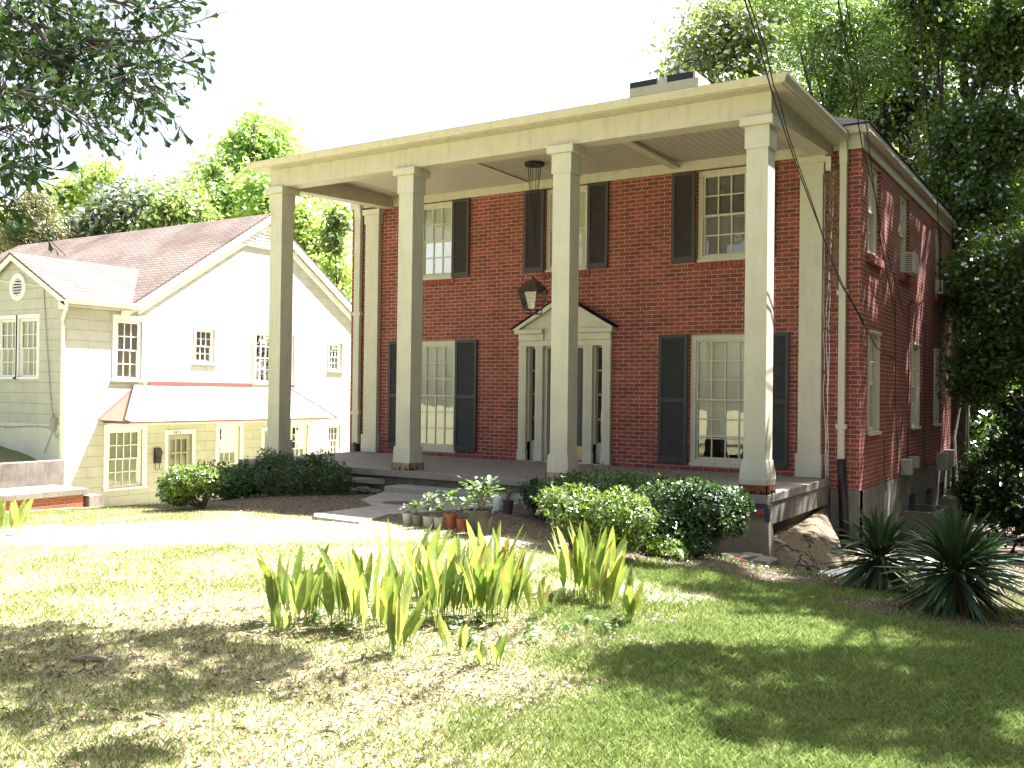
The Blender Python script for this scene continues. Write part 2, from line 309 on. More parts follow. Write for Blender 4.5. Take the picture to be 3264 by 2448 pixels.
CREAM = (.52, .50, .405)
M_cream = paint('cream_paint', CREAM, .5, .07, 3., .38, (.30, .255, .17), .12, 25.)
M_trim = paint('weathered_cream_trim', (.49, .455, .35), .55, .07, 4., .45, (.26, .22, .15))
M_ceil = boardmat('ceiling_boards', (.42, .385, .335), .115, 0, .35)
M_ceilp = paint('smooth_ceiling_panel', (.50, .455, .41), .6, .05, 1.5)
M_beamin = boardmat('beam_boards', (.52, .48, .38), .1, 1)
M_brick = brickmat('red_brick', (.270, .069, .053), (.152, .045, .039), (.45, .355, .29))
M_brickL = brickmat('mossy_brick', (.30, .085, .055), (.2, .06, .045), (.3, .24, .18))
M_conc = paint('concrete', (.27, .25, .22), .85, .18, 5., .5, (.14, .125, .10), .25, 70.)
M_concd = paint('stained_concrete', (.15, .145, .125), .9, .3, 4., .8, (.045, .045, .038), .3, 50.)
M_floor = paint('porch_floor', (.22, .20, .175), .8, .14, 2.5, .5, (.2, .18, .15), .12, 90., False)
M_sand = paint('sandy_render', (.26, .215, .155), .95, .2, 4., .5, (.2, .16, .12), .5, 45., False)
M_shut = paint('charcoal_shutter', (.038, .038, .039), .6, .15, 8., .2, (.09, .085, .08))
M_shutu = paint('brown_charcoal_shutter', (.050, .043, .045), .6, .15, 8.)
M_door = paint('dark_grey_door', (.045, .05, .058), .4, .1, 3.)
M_brass = paint('brass', (.55, .40, .14), .35, .1, 5.)
M_glass = glassmat('window_glass')
M_blind = blindmat('white_blind', (.72, .72, .63), dark=.7)
M_blindg = blindmat('grey_blind', (.22, .19, .18))
M_curt = paint('pale_roller_shade', (.66, .64, .52), .8, .05, 2., .15, (.4, .38, .3))
M_shing = shinglemat('dark_shingles', (.018, .018, .021), (.012, .012, .015), (.008, .008, .008), .4)  # dark shingles lowered further, tree shade over the roof put into the colour
M_shingp = shinglemat('pink_shingles', (.22, .175, .158), (.185, .148, .135), (.09, .065, .06), .75)
M_iron = paint('black_iron', (.02, .02, .022), .5, .2, 10.)
M_rust = paint('rusty_iron', (.30, .25, .17), .8, .3, 8., .95, (.20, .06, .016), .3, 40., False)
M_rustd = paint('heavily_rusted_iron', (.17, .055, .018), .85, .45, 9., .8, (.30, .22, .14), .5, 40., False)
M_bronze = paint('aged_copper', (.055, .042, .032), .45, .3, 9.)
M_siding = sidingmat('cream_siding', (.48, .475, .42), (.19, .18, .145))
M_white = paint('white_paint', (.80, .80, .78), .5, .04, 4., .12, (.5, .5, .46))
M_foundn = paint('painted_foundation', (.62, .61, .52), .8, .1, 3., .3, (.3, .29, .25), .2, 30.)
M_tin = paint('pink_painted_tin', (.20, .085, .07), .45, .08, 4.)
M_tinw = paint('pale_tin_roof', (.72, .66, .60), .4, .05, 3.)
M_meter = paint('grey_meter_steel', (.30, .31, .27), .5, .1, 6.)
M_black = paint('black_plastic', (.014, .014, .016), .45, .2, 8.)
M_gutterw = paint('white_gutter', (.74, .73, .70), .45, .06, 4., .2, (.4, .36, .3))
M_dirtc = paint('dirty_concrete', (.17, .145, .125), .95, .3, 3., .8, (.06, .05, .05), .4, 30.)
M_blue = paint('blue_tarpaulin', (.05, .07, .16), .6, .3, 6.)
M_brickr = paint('loose_red_brick', (.26, .07, .06), .9, .25, 14., .0, bump=.4, bscale=60.)
M_steel = paint('galvanised_steel', (.45, .46, .47), .35, .1, 10.)
M_wire = paint('cable_black', (.012, .011, .010), .6, .1, 5.)
M_bark = paint('bark', (.075, .06, .048), .95, .4, 6., .4, (.03, .025, .02), 1., 18.)
M_barkd = paint('dark_bark', (.032, .027, .023), .95, .4, 6., .3, (.015, .014, .012), 1., 18.)  # bark toned darker for the upper right limbs
M_barkp = paint('pale_bark', (.20, .16, .12), .95, .3, 9., .3, (.1, .08, .06), .6, 30.)

# ------------------------------------------------------------------ ground
def ground():
    xs = np.concatenate([np.linspace(-160, -20, 18)[:-1], np.linspace(-20, -6, 50)[:-1], np.linspace(-6, 14, 230)[:-1], np.linspace(14, 24, 26)[:-1], np.linspace(24, 160, 18)])
    ys = np.concatenate([np.linspace(-160, -16, 14)[:-1], np.linspace(-16, -11, 20)[:-1], np.linspace(-11, 4, 190)[:-1], np.linspace(4, 24, 60)[:-1], np.linspace(24, 160, 18)])
    X, Y = np.meshgrid(xs, ys); x = X.ravel(); y = Y.ravel(); z = gz(x, y)
    mu, li, ba, lu, co = masks(x, y)
    nx = len(xs); i = np.arange((len(ys) - 1) * (nx - 1)); r = i // (nx - 1); c = i % (nx - 1); a = r * nx + c
    F = np.stack([a, a + 1, a + nx + 1, a + nx], 1)
    m, nt, out, N = newmat('soil_and_turf'); ge = N('NewGeometry')
    def att(n): return N('Attribute', attribute_name=n).outputs['Fac']
    n1 = N('TexNoise', i_Scale=9., i_Detail=8., i_Roughness=.7); L(nt, ge.outputs['Position'], n1.inputs['Vector'])
    n2 = N('TexNoise', i_Scale=55., i_Detail=5., i_Roughness=.7); L(nt, ge.outputs['Position'], n2.inputs['Vector'])
    turf = ramp(N, [(.3, (.13, .15, .06)), (.55, (.23, .24, .10)), (.75, (.36, .32, .19))]); L(nt, n1.outputs[0], turf.inputs[0])
    straw = ramp(N, [(.3, (.24, .23, .12)), (.5, (.38, .36, .20)), (.72, (.50, .46, .30))]); L(nt, n2.outputs[0], straw.inputs[0])
    mulch = ramp(N, [(.3, (.07, .05, .038)), (.55, (.15, .115, .09)), (.75, (.27, .22, .18))]); L(nt, n2.outputs[0], mulch.inputs[0])
    bare = ramp(N, [(.3, (.38, .33, .25)), (.7, (.56, .50, .40))]); L(nt, n1.outputs[0], bare.inputs[0])
    def mix(f, a_, b_):
        q = N('MixRGB'); L(nt, f, q.inputs[0]); L(nt, a_, q.inputs[1]); L(nt, b_, q.inputs[2]); return q.outputs[0]
    col = mix(att('lush'), straw.outputs[0], turf.outputs[0]); col = mix(att('litter'), col, mulch.outputs[0]); col = mix(att('bare'), col, bare.outputs[0]); col = mix(att('mulch'), col, mulch.outputs[0])
    p = N('BsdfPrincipled', i_Roughness=1.); p.inputs['Specular IOR Level'].default_value = .1; L(nt, col, p.inputs['Base Color'])
    b = N('Bump', i_Strength=.6, i_Distance=.03); L(nt, n2.outputs[0], b.inputs['Height']); L(nt, b.outputs[0], p.inputs['Normal']); L(nt, p.outputs[0], out.inputs[0])
    return kind(nmesh('ground', np.stack([x, y, z], 1), F, m, attrs={'mulch': mu, 'litter': li * .5, 'bare': ba, 'lush': lu}, smooth=True), 'structure')
ground()

# ================================================================== BRICK HOUSE
D, XL, XR, YB = 3.06, -1.0, 9.03, 12.4
house = thing('brick_house', 'two-storey red brick house with tall white square columns along its porch', 'house', (4.0, 6.0, -.35))
def FR(u, n, z): return (u, D - n, z)                  # front wall frame: n points out
def SD(u, n, z): return (XR + n, u, z)                 # side wall frame
def holes(mb, T, u0, u1, z0, z1, rects, depth):
    us = sorted({u0, u1, *[r[0] for r in rects], *[r[1] for r in rects]}); zs = sorted({z0, z1, *[r[2] for r in rects], *[r[3] for r in rects]})
    for a, b in zip(us, us[1:]):
        for c, d in zip(zs, zs[1:]):
            um, zm = .5 * (a + b), .5 * (c + d)
            if any(r[0] < um < r[1] and r[2] < zm < r[3] for r in rects): continue
            mb.add([T(a, 0, c), T(b, 0, c), T(b, 0, d), T(a, 0, d)], [(0, 1, 2, 3)])
    for a, b, c, d in rects:
        for q in (((a, c), (b, c)), ((b, c), (b, d)), ((b, d), (a, d)), ((a, d), (a, c))):
            (p0, q0), (p1, q1) = q
            mb.add([T(p0, 0, q0), T(p1, 0, q1), T(p1, -depth, q1), T(p0, -depth, q0)], [(0, 1, 2, 3)])
def window(parent, T, u0, u1, z0, z1, cols, rows, depth=.11, fw=.075, fm=None, blind=None, bl=(0., 1.), casing=0., cproud=.025, sill=.05, mun=.022, label=None, meet=.5):
    """sash window: outer frame, two sashes with glazing bars, panes and a blind behind"""
    fm = fm or M_cream; f = MB(); n0, n1 = -depth, -depth + .055
    if casing:
        c = casing; f.box(u0 - c, u0, -.02, cproud, z0, z1 + c, T=T); f.box(u1, u1 + c, -.02, cproud, z0, z1 + c, T=T); f.box(u0, u1, -.02, cproud - .002, z1, z1 + c, T=T)
        f.box(u0 - c - .02, u1 + c + .02, -.02, cproud + .035, z0 - sill, z0, T=T)
    else:
        f.box(u0 - .004, u1 + .004, -depth, -.01, z0 - .004, z0 + sill, T=T)
    zb = z0 + (0 if casing else sill)
    f.box(u0, u0 + fw, n0, n1, zb, z1, T=T); f.box(u1 - fw, u1, n0, n1, zb, z1, T=T); f.box(u0 + fw, u1 - fw, n0, n1 - .002, z1 - fw, z1, T=T); f.box(u0 + fw, u1 - fw, n0, n1 - .002, zb, zb + fw * .7, T=T)
    w = f.build('window', fm, parent, bevel=.003)
    if label: w['label'] = label
    a, b, c, d = u0 + fw, u1 - fw, zb + fw * .7, z1 - fw; zm = c + (d - c) * meet; st = .032
    for nm, za, zt, off, rr in (('upper_sash', zm - .018, d, 0., rows[0]), ('lower_sash', c, zm + .018, -.028, rows[1])):
        s = MB(); p0, p1 = n0 + off - .005, n0 + off + .028
        s.box(a, a + st, p0, p1, za, zt, T=T); s.box(b - st, b, p0, p1, za, zt, T=T); s.box(a + st, b - st, p0, p1 - .001, za, za + st, T=T); s.box(a + st, b - st, p0, p1 - .001, zt - st, zt, T=T)
        for i in range(1, cols): u = a + st + (b - a - 2 * st) * i / cols; s.box(u - mun / 2, u + mun / 2, p0 + .005, p1 - .006, za + st, zt - st, T=T)
        for i in range(1, rr): z = za + st + (zt - za - 2 * st) * i / rr; s.box(a + st, b - st, p0 + .006, p1 - .008, z - mun / 2, z + mun / 2, T=T)
        s.build(nm, fm, w)
        g = MB(); g.add([T(a + st, p0 + .012, za + st), T(b - st, p0 + .012, za + st), T(b - st, p0 + .012, zt - st), T(a + st, p0 + .012, zt - st)], [(0, 1, 2, 3)]); g.build('pane', M_glass, w)
    if blind:
        q = MB(); zz0, zz1 = c + (d - c) * bl[0], c + (d - c) * bl[1]; n = n0 - .03
        q.add([T(a - .02, n, zz0), T(b + .02, n, zz0), T(b + .02, n, zz1), T(a - .02, n, zz1)], [(0, 1, 2, 3)])
        if bl[0] > .02: q.box(a - .02, b + .02, n - .01, n + .01, zz0 - .025, zz0, T=T)
        q.build('blind', blind, w)
    return w
def shutter(parent, T, u0, u1, z0, z1, m, panels=2, tilt=0.):
    s = MB(); st = .055; n0, n1 = .012, .048
    s.box(u0, u0 + st, n0, n1, z0, z1, T=T); s.box(u1 - st, u1, n0, n1, z0, z1, T=T)
    rails = [(z0, z0 + .09), (z1 - .06, z1)]
    if panels == 2: zm = z0 + (z1 - z0) * .49; rails.insert(1, (zm - .035, zm + .035))
    for a, b in rails: s.box(u0 + st, u1 - st, n0, n1 - .002, a, b, T=T)
    for (a0, a1), (b0, b1) in zip(rails, rails[1:]):
        k = int((b0 - a1) / .034)
        for i in range(k):
            z = a1 + (b0 - a1) * (i + .5) / k
            vs = [T(u, n, z + dz) for u in (u0 + st, u1 - st) for n, dz in ((n0 + .004, .014), (n0 + .010, .020), (n1 - .006, -.014), (n1 - .012, -.020))]
            s.add(vs, [(0, 1, 2, 3), (7, 6, 5, 4), (0, 4, 5, 1), (1, 5, 6, 2), (2, 6, 7, 3), (3, 7, 4, 0)])
    s.box(u0 + st, u1 - st, n0 - .008, n0 - .002, z0 + .02, z1 - .02, T=T)
    o = s.build('shutter', m, parent); return o

UW = [(.67, 1.54), (3.575, 4.445), (6.45, 7.32)]; LW = [(.53, 1.65), (6.345, 7.50)]
SIDEU = [(3.50, 4.42), (6.07, 6.97), (9.95, 10.80)]; SIDEL = [(3.57, 4.32), (7.25, 8.0), (9.87, 10.55)]
wall = MB()
holes(wall, FR, XL, XR, -.156, 4.93, [(a, b, 3.39, 4.885) for a, b in UW] + [(a, b, .075, 2.215) for a, b in LW] + [(3.14, 4.90, .02, 2.2)], .12)
holes(wall, SD, D, YB, -.156, 4.93, [(a, b, 3.42, 4.87) for a, b in SIDEU] + [(a, b, .69, 2.22) for a, b in SIDEL], .12)
wall.add([(XL, D, -.156), (XL, YB, -.156), (XL, YB, 5.1), (XL, D, 5.1)], [(0, 1, 2, 3)])
wall.add([(XL, YB, -.156), (XR, YB, -.156), (XR, YB, 5.1), (XL, YB, 5.1)], [(0, 1, 2, 3)])
wall.build('wall', M_brick, house)
# rowlock sills under the front upper windows and brick sills on the side
for a, b in [UW[0], UW[1], UW[2]]:
    bs = MB(); k = int((b - a + .1) / .076)
    for i in range(k): u = a - .05 + (b - a + .1) * i / k; bs.box(u + .005, u + (b - a + .1) / k - .005, -.01, .022, 3.295, 3.383, T=FR)
    bs.build('brick_sill', M_brickr, house, bevel=.004)
for a, b in SIDEU: bs = MB(); bs.box(a - .06, b + .06, -.01, .06, 3.29, 3.415, T=SD); bs.build('brick_sill', M_brickr, house, bevel=.004)
for a, b in SIDEL: bs = MB(); bs.box(a - .05, b + .05, -.01, .03, .575, .66, T=SD); bs.build('brick_sill', M_brickr, house, bevel=.004)
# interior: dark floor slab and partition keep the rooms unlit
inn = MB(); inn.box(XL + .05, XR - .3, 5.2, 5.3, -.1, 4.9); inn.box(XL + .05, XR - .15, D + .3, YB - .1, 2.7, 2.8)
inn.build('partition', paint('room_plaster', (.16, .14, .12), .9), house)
# foundation
fo = MB()
holes(fo, lambda u, n, z: (XR + n + .015, u, z), D + .0, YB, -2.4, -.16, [(7.09, 7.75, -1.4, -.58), (8.95, 9.7, -1.4, -.62), (10.65, 11.3, -1.45, -.62)], .25)
fo.box(8.62, XR + .015, D - .015, D + .2, -2.4, -.16); fo.box(XL, 8.6, D + .05, D + .2, -2.4, -.16); fo.box(XL - .01, XL + .2, D, YB, -2.4, -.16); fo.box(XL, XR, YB - .2, YB, -2.4, -.16)
fo.build('foundation', M_concd, house)
for a, b, c, d in ((7.09, 7.75, -1.4, -.58), (8.95, 9.7, -1.4, -.62), (10.65, 11.3, -1.45, -.62)): wd = MB(); wd.box(a, b, -.26, -.22, c, d, T=SD); wd.build('basement_window', M_black, house)
for y0, y1, zt, o in ((6.35, 7.7, -.78, .62), (8.9, 9.75, -1.02, .35), (10.75, 11.25, -.92, .35)):
    ww = MB(); ww.box(XR + .016, XR + o, y0, y0 + .12, -2.4, zt); ww.box(XR + .016, XR + o, y1 - .12, y1, -2.4, zt); ww.box(XR + o - .1, XR + o, y0 + .12, y1 - .12, -2.4, zt - .003)
    ww.build('window_well', M_concd, house, bevel=.008)
# porch floor, grade beam, pier
pf = MB(); pf.box(-.75, 8.62, -.09, D - .004, -.105, 0.); pf.build('porch_floor', M_floor, house, bevel=.008)
gb = MB(); gb.box(8.3, 8.60, .10, D - .02, -.39, -.109); gb.box(-.7, 2.4, .03, .18, -1.2, -.109); gb.box(2.4, 8.2, .03, .18, -.8, -.109); gb.box(-.7, -.55, .18, D - .02, -1.3, -.109)
gb.box(8.2, 8.35, .03, D - .1, -1.3, -.395)
gb.build('grade_beam', M_concd, house, bevel=.006)
pr = MB(); pr.box(8.30, 8.64, -.05, .10, -.30, -.109); pr.add([], [])
pr.prism([(8.22, -.30), (8.63, -.30), (8.70, -.95), (7.9, -.95), (8.05, -.6)], lambda x, z: (x, -.06 - .12 * (-.3 - z), z), lambda x, z: (x, .12, z))
pr.build('corner_pier', M_sand, house)
tb = MB(); tb.box(8.28, 8.635, -.065, -.051, -.165, -.12); tb.box(8.60, 8.655, -.065, -.049, -.33, -.165); tb.build('blue_flashing', M_blue, house)
br_ = MB(); br_.box(8.36, 8.60, -.13, -.052, -.235, -.17); br_.build('loose_brick_course', M_brickr, house, bevel=.006)
# steps
stp = MB(); stp.box(2.92, 5.9, -.52, -.093, -.40, -.205); stp.build('porch_step', M_conc, house, bevel=.012)

def column(i, cx):
    c = MB(); y = .14
    zj = [2.62, 2.92, 2.86, 2.42][i]                   # sheet-metal joint half way up
    zb = .36 if i != 3 else .42
    c.frustum((cx, y), zb - .01, zj - .002, .1400, .1397); c.frustum((cx, y), zj - .002, zj + .002, .136, .136); c.frustum((cx, y), zj + .002, 4.33, .1395, .1390)
    o = c.build('column', M_cream, house)
    k = MB(); k.frustum((cx, y), 4.325, 4.605, .158, .158); k.frustum((cx, y), 4.605, 4.712, .212, .212); k.build('capital', M_cream, o, bevel=.004)
    p = MB()
    if i == 3:                                         # sheet metal of the last plinth is curling away
        prof = [(.42, .152), (.34, .163), (.26, .176), (.18, .180), (.115, .168)]
        vs = []; 
        for z, h in prof: vs += [(cx - h, y - h, z), (cx + h * .98, y - h, z), (cx + h, y + h, z), (cx - h, y + h, z)]
        p.add(vs, [(4 * r + j, 4 * r + (j + 1) % 4, 4 * r + 4 + (j + 1) % 4, 4 * r + 4 + j) for r in range(4) for j in range(4)] + [(0, 1, 2, 3), (16, 17, 18, 19)])
    else:
        p.frustum((cx, y), .115, .365, .170, .160)
    p.build('plinth', M_cream, o, bevel=.003)
    b = MB(); hb = .180; t = .014
    def plate(F):
        out_ = [(-hb, 0.), (-hb, .113), (hb, .113), (hb, 0.)]
        for cxx, rr in ((.115, .038), (0., .048), (-.115, .038)):
            out_ += [(cxx + rr * math.cos(w), rr * 1.15 * math.sin(w)) for w in np.linspace(0.02, math.pi - .02, 7)]
        b.prism(out_, lambda a, z: F(a, hb, z), lambda a, z: F(a, hb - t, z))
    plate(lambda a, n, z: (cx + a, y - n, z + .002)); plate(lambda a, n, z: (cx + a, y + n, z + .002)); plate(lambda a, n, z: (cx + n, y + a, z + .002)); plate(lambda a, n, z: (cx - n, y + a, z + .002))
    b.frustum((cx, y), .004, .112, hb - .03, hb - .03)  # inner core added to hide the lit floor seen through the arches
    b.build('iron_base', M_rustd if i == 3 else M_rust, o)
    return o
for i, cx in enumerate((0.0, 2.8457, 5.6359, 8.4364)): column(i, cx)
for x0, x1 in ((-.56, -.22), (8.145, 8.485)):
    w = x1 - x0; p = MB(); p.box(x0, x1, D - .10, D - .004, .36, 2.60); p.box(x0 + .003, x1 - .003, D - .098, D - .004, 2.60, 2.604); p.box(x0, x1, D - .10, D - .004, 2.604, 4.62)
    o = p.build('pilaster', M_cream, house)
    k = MB(); k.box(x0 - .02, x1 + .02, D - .12, D - .003, 4.585, 4.76); k.box(x0 - .05, x1 + .05, D - .15, D - .003, 4.76, 4.868); k.build('capital', M_cream, o, bevel=.003)
    k = MB(); k.box(x0 - .03, x1 + .02, D - .125, D - .003, .004, .362); k.build('plinth', M_cream, o, bevel=.003)
# entablature: beam, ceiling, gutter, roof
bm_ = MB(); bm_.box(-.16, 8.61, 0., .28, 4.714, 5.02); bm_.build('porch_beam', M_trim, house, bevel=.004)
sb = MB(); sb.prism([(.281, 4.714), (D - .20, 4.86), (D - .004, 4.87), (D - .004, 5.10), (.281, 5.10)], lambda y, z: (8.33, y, z), lambda y, z: (8.609, y, z)); sb.build('side_beam', M_trim, house)
sb = MB(); sb.prism([(.281, 4.714), (D - .20, 4.86), (D - .004, 4.87), (D - .004, 5.10), (.281, 5.10)], lambda y, z: (-.159, y, z), lambda y, z: (.10, y, z)); sb.build('side_beam', M_beamin, house)
ce = MB(); nx, ny = 60, 10
xs = np.linspace(.101, 8.329, nx); ys = np.linspace(.281, D - .045, ny); vs = []
for yy in ys:
    for xx in xs: vs.append((xx, yy, 5.055 - .05 * math.exp(-((xx - 6.7) / 1.1) ** 2) * math.sin(math.pi * (yy - .28) / 2.74) - .03 * math.exp(-((xx - 4.6) / .6) ** 2) * math.sin(math.pi * (yy - .28) / 2.74)))
ce.add(vs, [(j * nx + i, j * nx + i + 1, (j + 1) * nx + i + 1, (j + 1) * nx + i) for j in range(ny - 1) for i in range(nx - 1)]); ce.build('porch_ceiling', M_ceil, house)
cp = MB(); cp.box(.62, 3.25, .29, D - .05, 5.03, 5.045); cp.build('ceiling_panel', M_ceilp, house)
ba = MB(); ba.box(6.02, 6.16, .30, D - .06, 4.955, 5.0); ba.build('ceiling_batten', M_trim, house)
fz = MB(); fz.box(.10, 8.33, D - .042, D - .003, 4.893, 5.08); fz.box(8.62, XR + .03, D - .042, D - .003, 4.932, 5.135); fz.box(XL - .02, -.17, D - .042, D - .003, 4.932, 5.135); fz.box(.10, 8.33, D - .055, D - .043, 5.01, 5.05)
fz.box(XR + .003, XR + .03, D - .002, YB, 4.932, 5.135); fz.build('frieze', M_trim, house, bevel=.003)
so = MB(); so.box(-.35, 8.80, -.20, .30, 5.021, 5.035); so.box(8.61, 8.80, .30, D - .06, 5.021, 5.035); so.box(-.35, -.16, .30, D - .06, 5.021, 5.035)
so.box(8.81, XR + .15, D - .15, D, 5.136, 5.15); so.box(XR, XR + .15, D, YB + .15, 5.136, 5.15); so.box(XL - .15, -.36, D - .15, D, 5.136, 5.15); so.build('soffit', M_trim, house)
def gutter(mb, pts, prof):                             # K-style gutter: profile (out, z) swept along a polyline in plan (left-hand side = outward)
    rows = []
    for i, p in enumerate(pts):
        p = np.array(p); d0 = (np.array(pts[i]) - np.array(pts[i - 1])) if i else (np.array(pts[1]) - p); d1 = (np.array(pts[i + 1]) - p) if i < len(pts) - 1 else d0
        d0 = d0 / np.linalg.norm(d0); d1 = d1 / np.linalg.norm(d1); n0 = np.array([d0[1], -d0[0]]); n1 = np.array([d1[1], -d1[0]]); nn = (n0 + n1); nn = nn / (nn @ n0)
        rows.append([(p[0] + nn[0] * o, p[1] + nn[1] * o, z) for o, z in prof])
    k = len(prof); vs = [q for r in rows for q in r]
    mb.add(vs, [(r * k + j, r * k + (j + 1) % k, (r + 1) * k + (j + 1) % k, (r + 1) * k + j) for r in range(len(pts) - 1) for j in range(k)] + [tuple(range(k)), tuple(range((len(pts) - 1) * k, len(pts) * k))])
GP = [(0, 5.03), (.07, 5.03), (.083, 5.06), (.105, 5.10), (.112, 5.128), (.104, 5.130), (.09, 5.105), (0, 5.105)]
gu = MB(); gutter(gu, [(-.352, D - .1), (-.352, -.172), (8.772, -.172), (8.772, D - .16)], GP); gu.build('gutter', M_trim, house)
gu2 = MB(); GP2 = [(0, 5.14), (.05, 5.14), (.075, 5.19), (.08, 5.262), (.07, 5.264), (0, 5.24)]
gutter(gu2, [(8.80, D - .12), (XR + .06, D - .12)], GP2); gu2.build('gutter', M_trim, house); gu2 = MB(); gutter(gu2, [(XL - .15, D - .12), (-.40, D - .12)], GP2); gu2.build('gutter', M_trim, house)
fa = MB(); fa.box(XR + .115, XR + .14, D - .18, YB + .16, 5.12, 5.262); fa.box(XR + .062, XR + .115, D - .2, D - .11, 5.12, 5.262); fa.build('fascia', M_trim, house); fa = MB(); fa.box(XL - .15, XL - .12, D - .1, YB + .16, 5.12, 5.262); fa.build('fascia', M_trim, house)
ro = MB(); e = 5.266; x0, x1, y0, y1 = XL - .2, XR + .165, D - .215, YB + .2; hy = .5 * (y0 + y1); sl = .49; rx0, rx1 = x0 + (hy - y0), x1 - (hy - y0); rz = e + sl * (hy - y0)
if rx0 > rx1: rx0 = rx1 = .5 * (x0 + x1)
A = [(x0, y0, e), (x1, y0, e), (x1, y1, e), (x0, y1, e), (rx0, hy, rz), (rx1, hy, rz)]
ro.add(A, [(0, 1, 5, 4), (1, 2, 5), (2, 3, 4, 5), (3, 0, 4)]); ro.add([(a, b, c - .022) for a, b, c in A[:4]], [(0, 1, 2, 3)])
ro.add([A[0], A[1], A[2], A[3]] + [(a, b, c - .022) for a, b, c in A[:4]], [(i, (i + 1) % 4, 4 + (i + 1) % 4, 4 + i) for i in range(4)])
roof = ro.build('roof', M_shing, house)
pr2 = MB(); pr2.add([(-.45, -.275, 5.134), (8.87, -.275, 5.134), (8.87, D - .1, 5.17), (-.45, D - .1, 5.17), (-.45, -.275, 5.118), (8.87, -.275, 5.118), (8.87, D - .1, 5.12), (-.45, D - .1, 5.12)],
        [(0, 1, 2, 3), (0, 1, 5, 4), (1, 2, 6, 5), (3, 0, 4, 7), (4, 5, 6, 7)]); pr2.build('porch_roof', M_shing, house)
# chimney
ch = MB(); ch.box(3.42, 4.86, 7.0, 7.75, 5.9, 7.60); c_ = ch.build('chimney', M_cream, house)
k = MB(); k.box(3.36, 4.92, 6.94, 7.81, 7.60, 7.80); k.build('chimney_cap', M_trim, c_, bevel=.006)
k = MB(); k.box(3.36, 3.98, 6.96, 7.79, 7.802, 7.93); k.box(4.22, 4.80, 6.96, 7.79, 7.802, 7.95); k.build('flue_hood', M_black, c_)
k = MB(); k.box(3.98, 4.22, 6.98, 7.2, 7.802, 7.91); k.build('cap_pier', M_trim, c_); k = MB(); k.box(4.802, 4.85, 6.96, 7.79, 7.802, 7.945); k.build('cap_pier', M_trim, c_)
# windows and shutters
window(house, FR, .67, 1.54, 3.39, 4.885, 3, (2, 2), blind=M_blind)
window(house, FR, 3.575, 4.445, 3.39, 4.885, 3, (2, 2), blind=M_curt)
window(house, FR, 6.45, 7.32, 3.39, 4.885, 3, (2, 2), blind=M_blindg)
window(house, FR, .53, 1.65, .075, 2.215, 4, (3, 3), fw=.09, blind=M_blind)
window(house, FR, 6.345, 7.50, .075, 2.215, 4, (3, 3), fw=.09, blind=M_curt, bl=(.2, 1.))
for a, b in SIDEU: window(house, SD, a, b, 3.42, 4.87, 3, (2, 2), fw=.07, blind=M_blindg)
for a, b in SIDEL: window(house, SD, a, b, .69, 2.22, 2, (2, 2), depth=.05, fw=.07, blind=M_blindg, casing=.001, cproud=.03)
for a, b in SIDEL:
    hd = MB(); hd.box(a - .02, b + .04, -.04, .05, 2.222, 2.26, T=SD); hd.build('window_hood', M_trim, house)
for a, b in ((1.545, 1.94), (.27, .665), (3.15, 3.57), (4.45, 4.85), (6.02, 6.43), (7.34, 7.75)): shutter(house, FR, a, b, 3.40, 4.885, M_shutu, 1)
for a, b in ((.03, .525), (1.655, 2.15), (5.82, 6.325), (7.505, 7.98)): shutter(house, FR, a, b, .11, 2.215, M_shut, 2)
# door case
dc = MB()
for a, b in ((3.10, 3.255), (3.45, 3.60), (4.44, 4.595), (4.79, 4.945)):
    dc.box(a, b, .004, .075, .20, 2.02, T=FR); dc.box(a - .012, b + .012, .004, .09, .012, .20, T=FR); dc.box(a - .012, b + .012, .004, .09, 2.02, 2.062, T=FR)
    for q in (.045, .08, .115): dc.box(a + q - .006, a + q + .006, .0751, .079, .26, 1.98, T=FR)
dc.box(3.08, 4.965, .0, .06, -.0, .012, T=FR)
dcase = dc.build('door_surround', M_cream, house, bevel=.003)
en = MB(); en.box(3.095, 4.95, -.1, .07, 2.064, 2.165, T=FR); en.box(3.62, 4.38, -.1, .06, 2.167, 2.37, T=FR)
for a, b in ((3.095, 3.62), (4.38, 4.95)): en.box(a, b, -.05, .09, 2.167, 2.285, T=FR); en.box(a - .05, b + (.0 if b < 4 else .05), -.05, .15, 2.287, 2.365, T=FR)
en.build('entablature', M_cream, dcase, bevel=.004)
pe = MB(); ap = (4.02, 2.93)
pe.prism([(3.05, 2.367), (5.0, 2.367), ap], lambda u, z: FR(u, .002, z), lambda u, z: FR(u, .05, z))
for s0 in (-1, 1):
    e0 = (3.0, 2.36) if s0 < 0 else (5.045, 2.36)
    pe.prism([e0, (e0[0] - s0 * .13, 2.367), (ap[0], ap[1] - .075), (ap[0], ap[1] + .012)], lambda u, z: FR(u, .051, z), lambda u, z: FR(u, .16, z))
pe.build('pediment', M_cream, dcase, bevel=.003)
pc = MB()
for s0 in (-1, 1):
    e0 = (2.985, 2.37) if s0 < 0 else (5.06, 2.37)
    pc.prism([e0, (ap[0], ap[1] + .016), (ap[0], ap[1] + .034), (e0[0], e0[1] + .02)], lambda u, z: FR(u, .0, z), lambda u, z: FR(u, .175, z))
pc.build('pediment_flashing', M_shing, dcase)
for a, b in ((3.255, 3.45), (4.595, 4.79)):
    sl_ = MB()
    sl_.box(a, b, -.12, -.10, .02, .35, T=FR); sl_.box(a, a + .03, -.12, .0, .35, 2.06, T=FR); sl_.box(b - .03, b, -.12, .0, .35, 2.06, T=FR)
    for z in (.35, .77, 1.2, 1.62, 2.03): sl_.box(a + .03, b - .03, -.115, -.095, z, z + .025, T=FR)
    sl_.build('sidelight', M_cream, dcase)
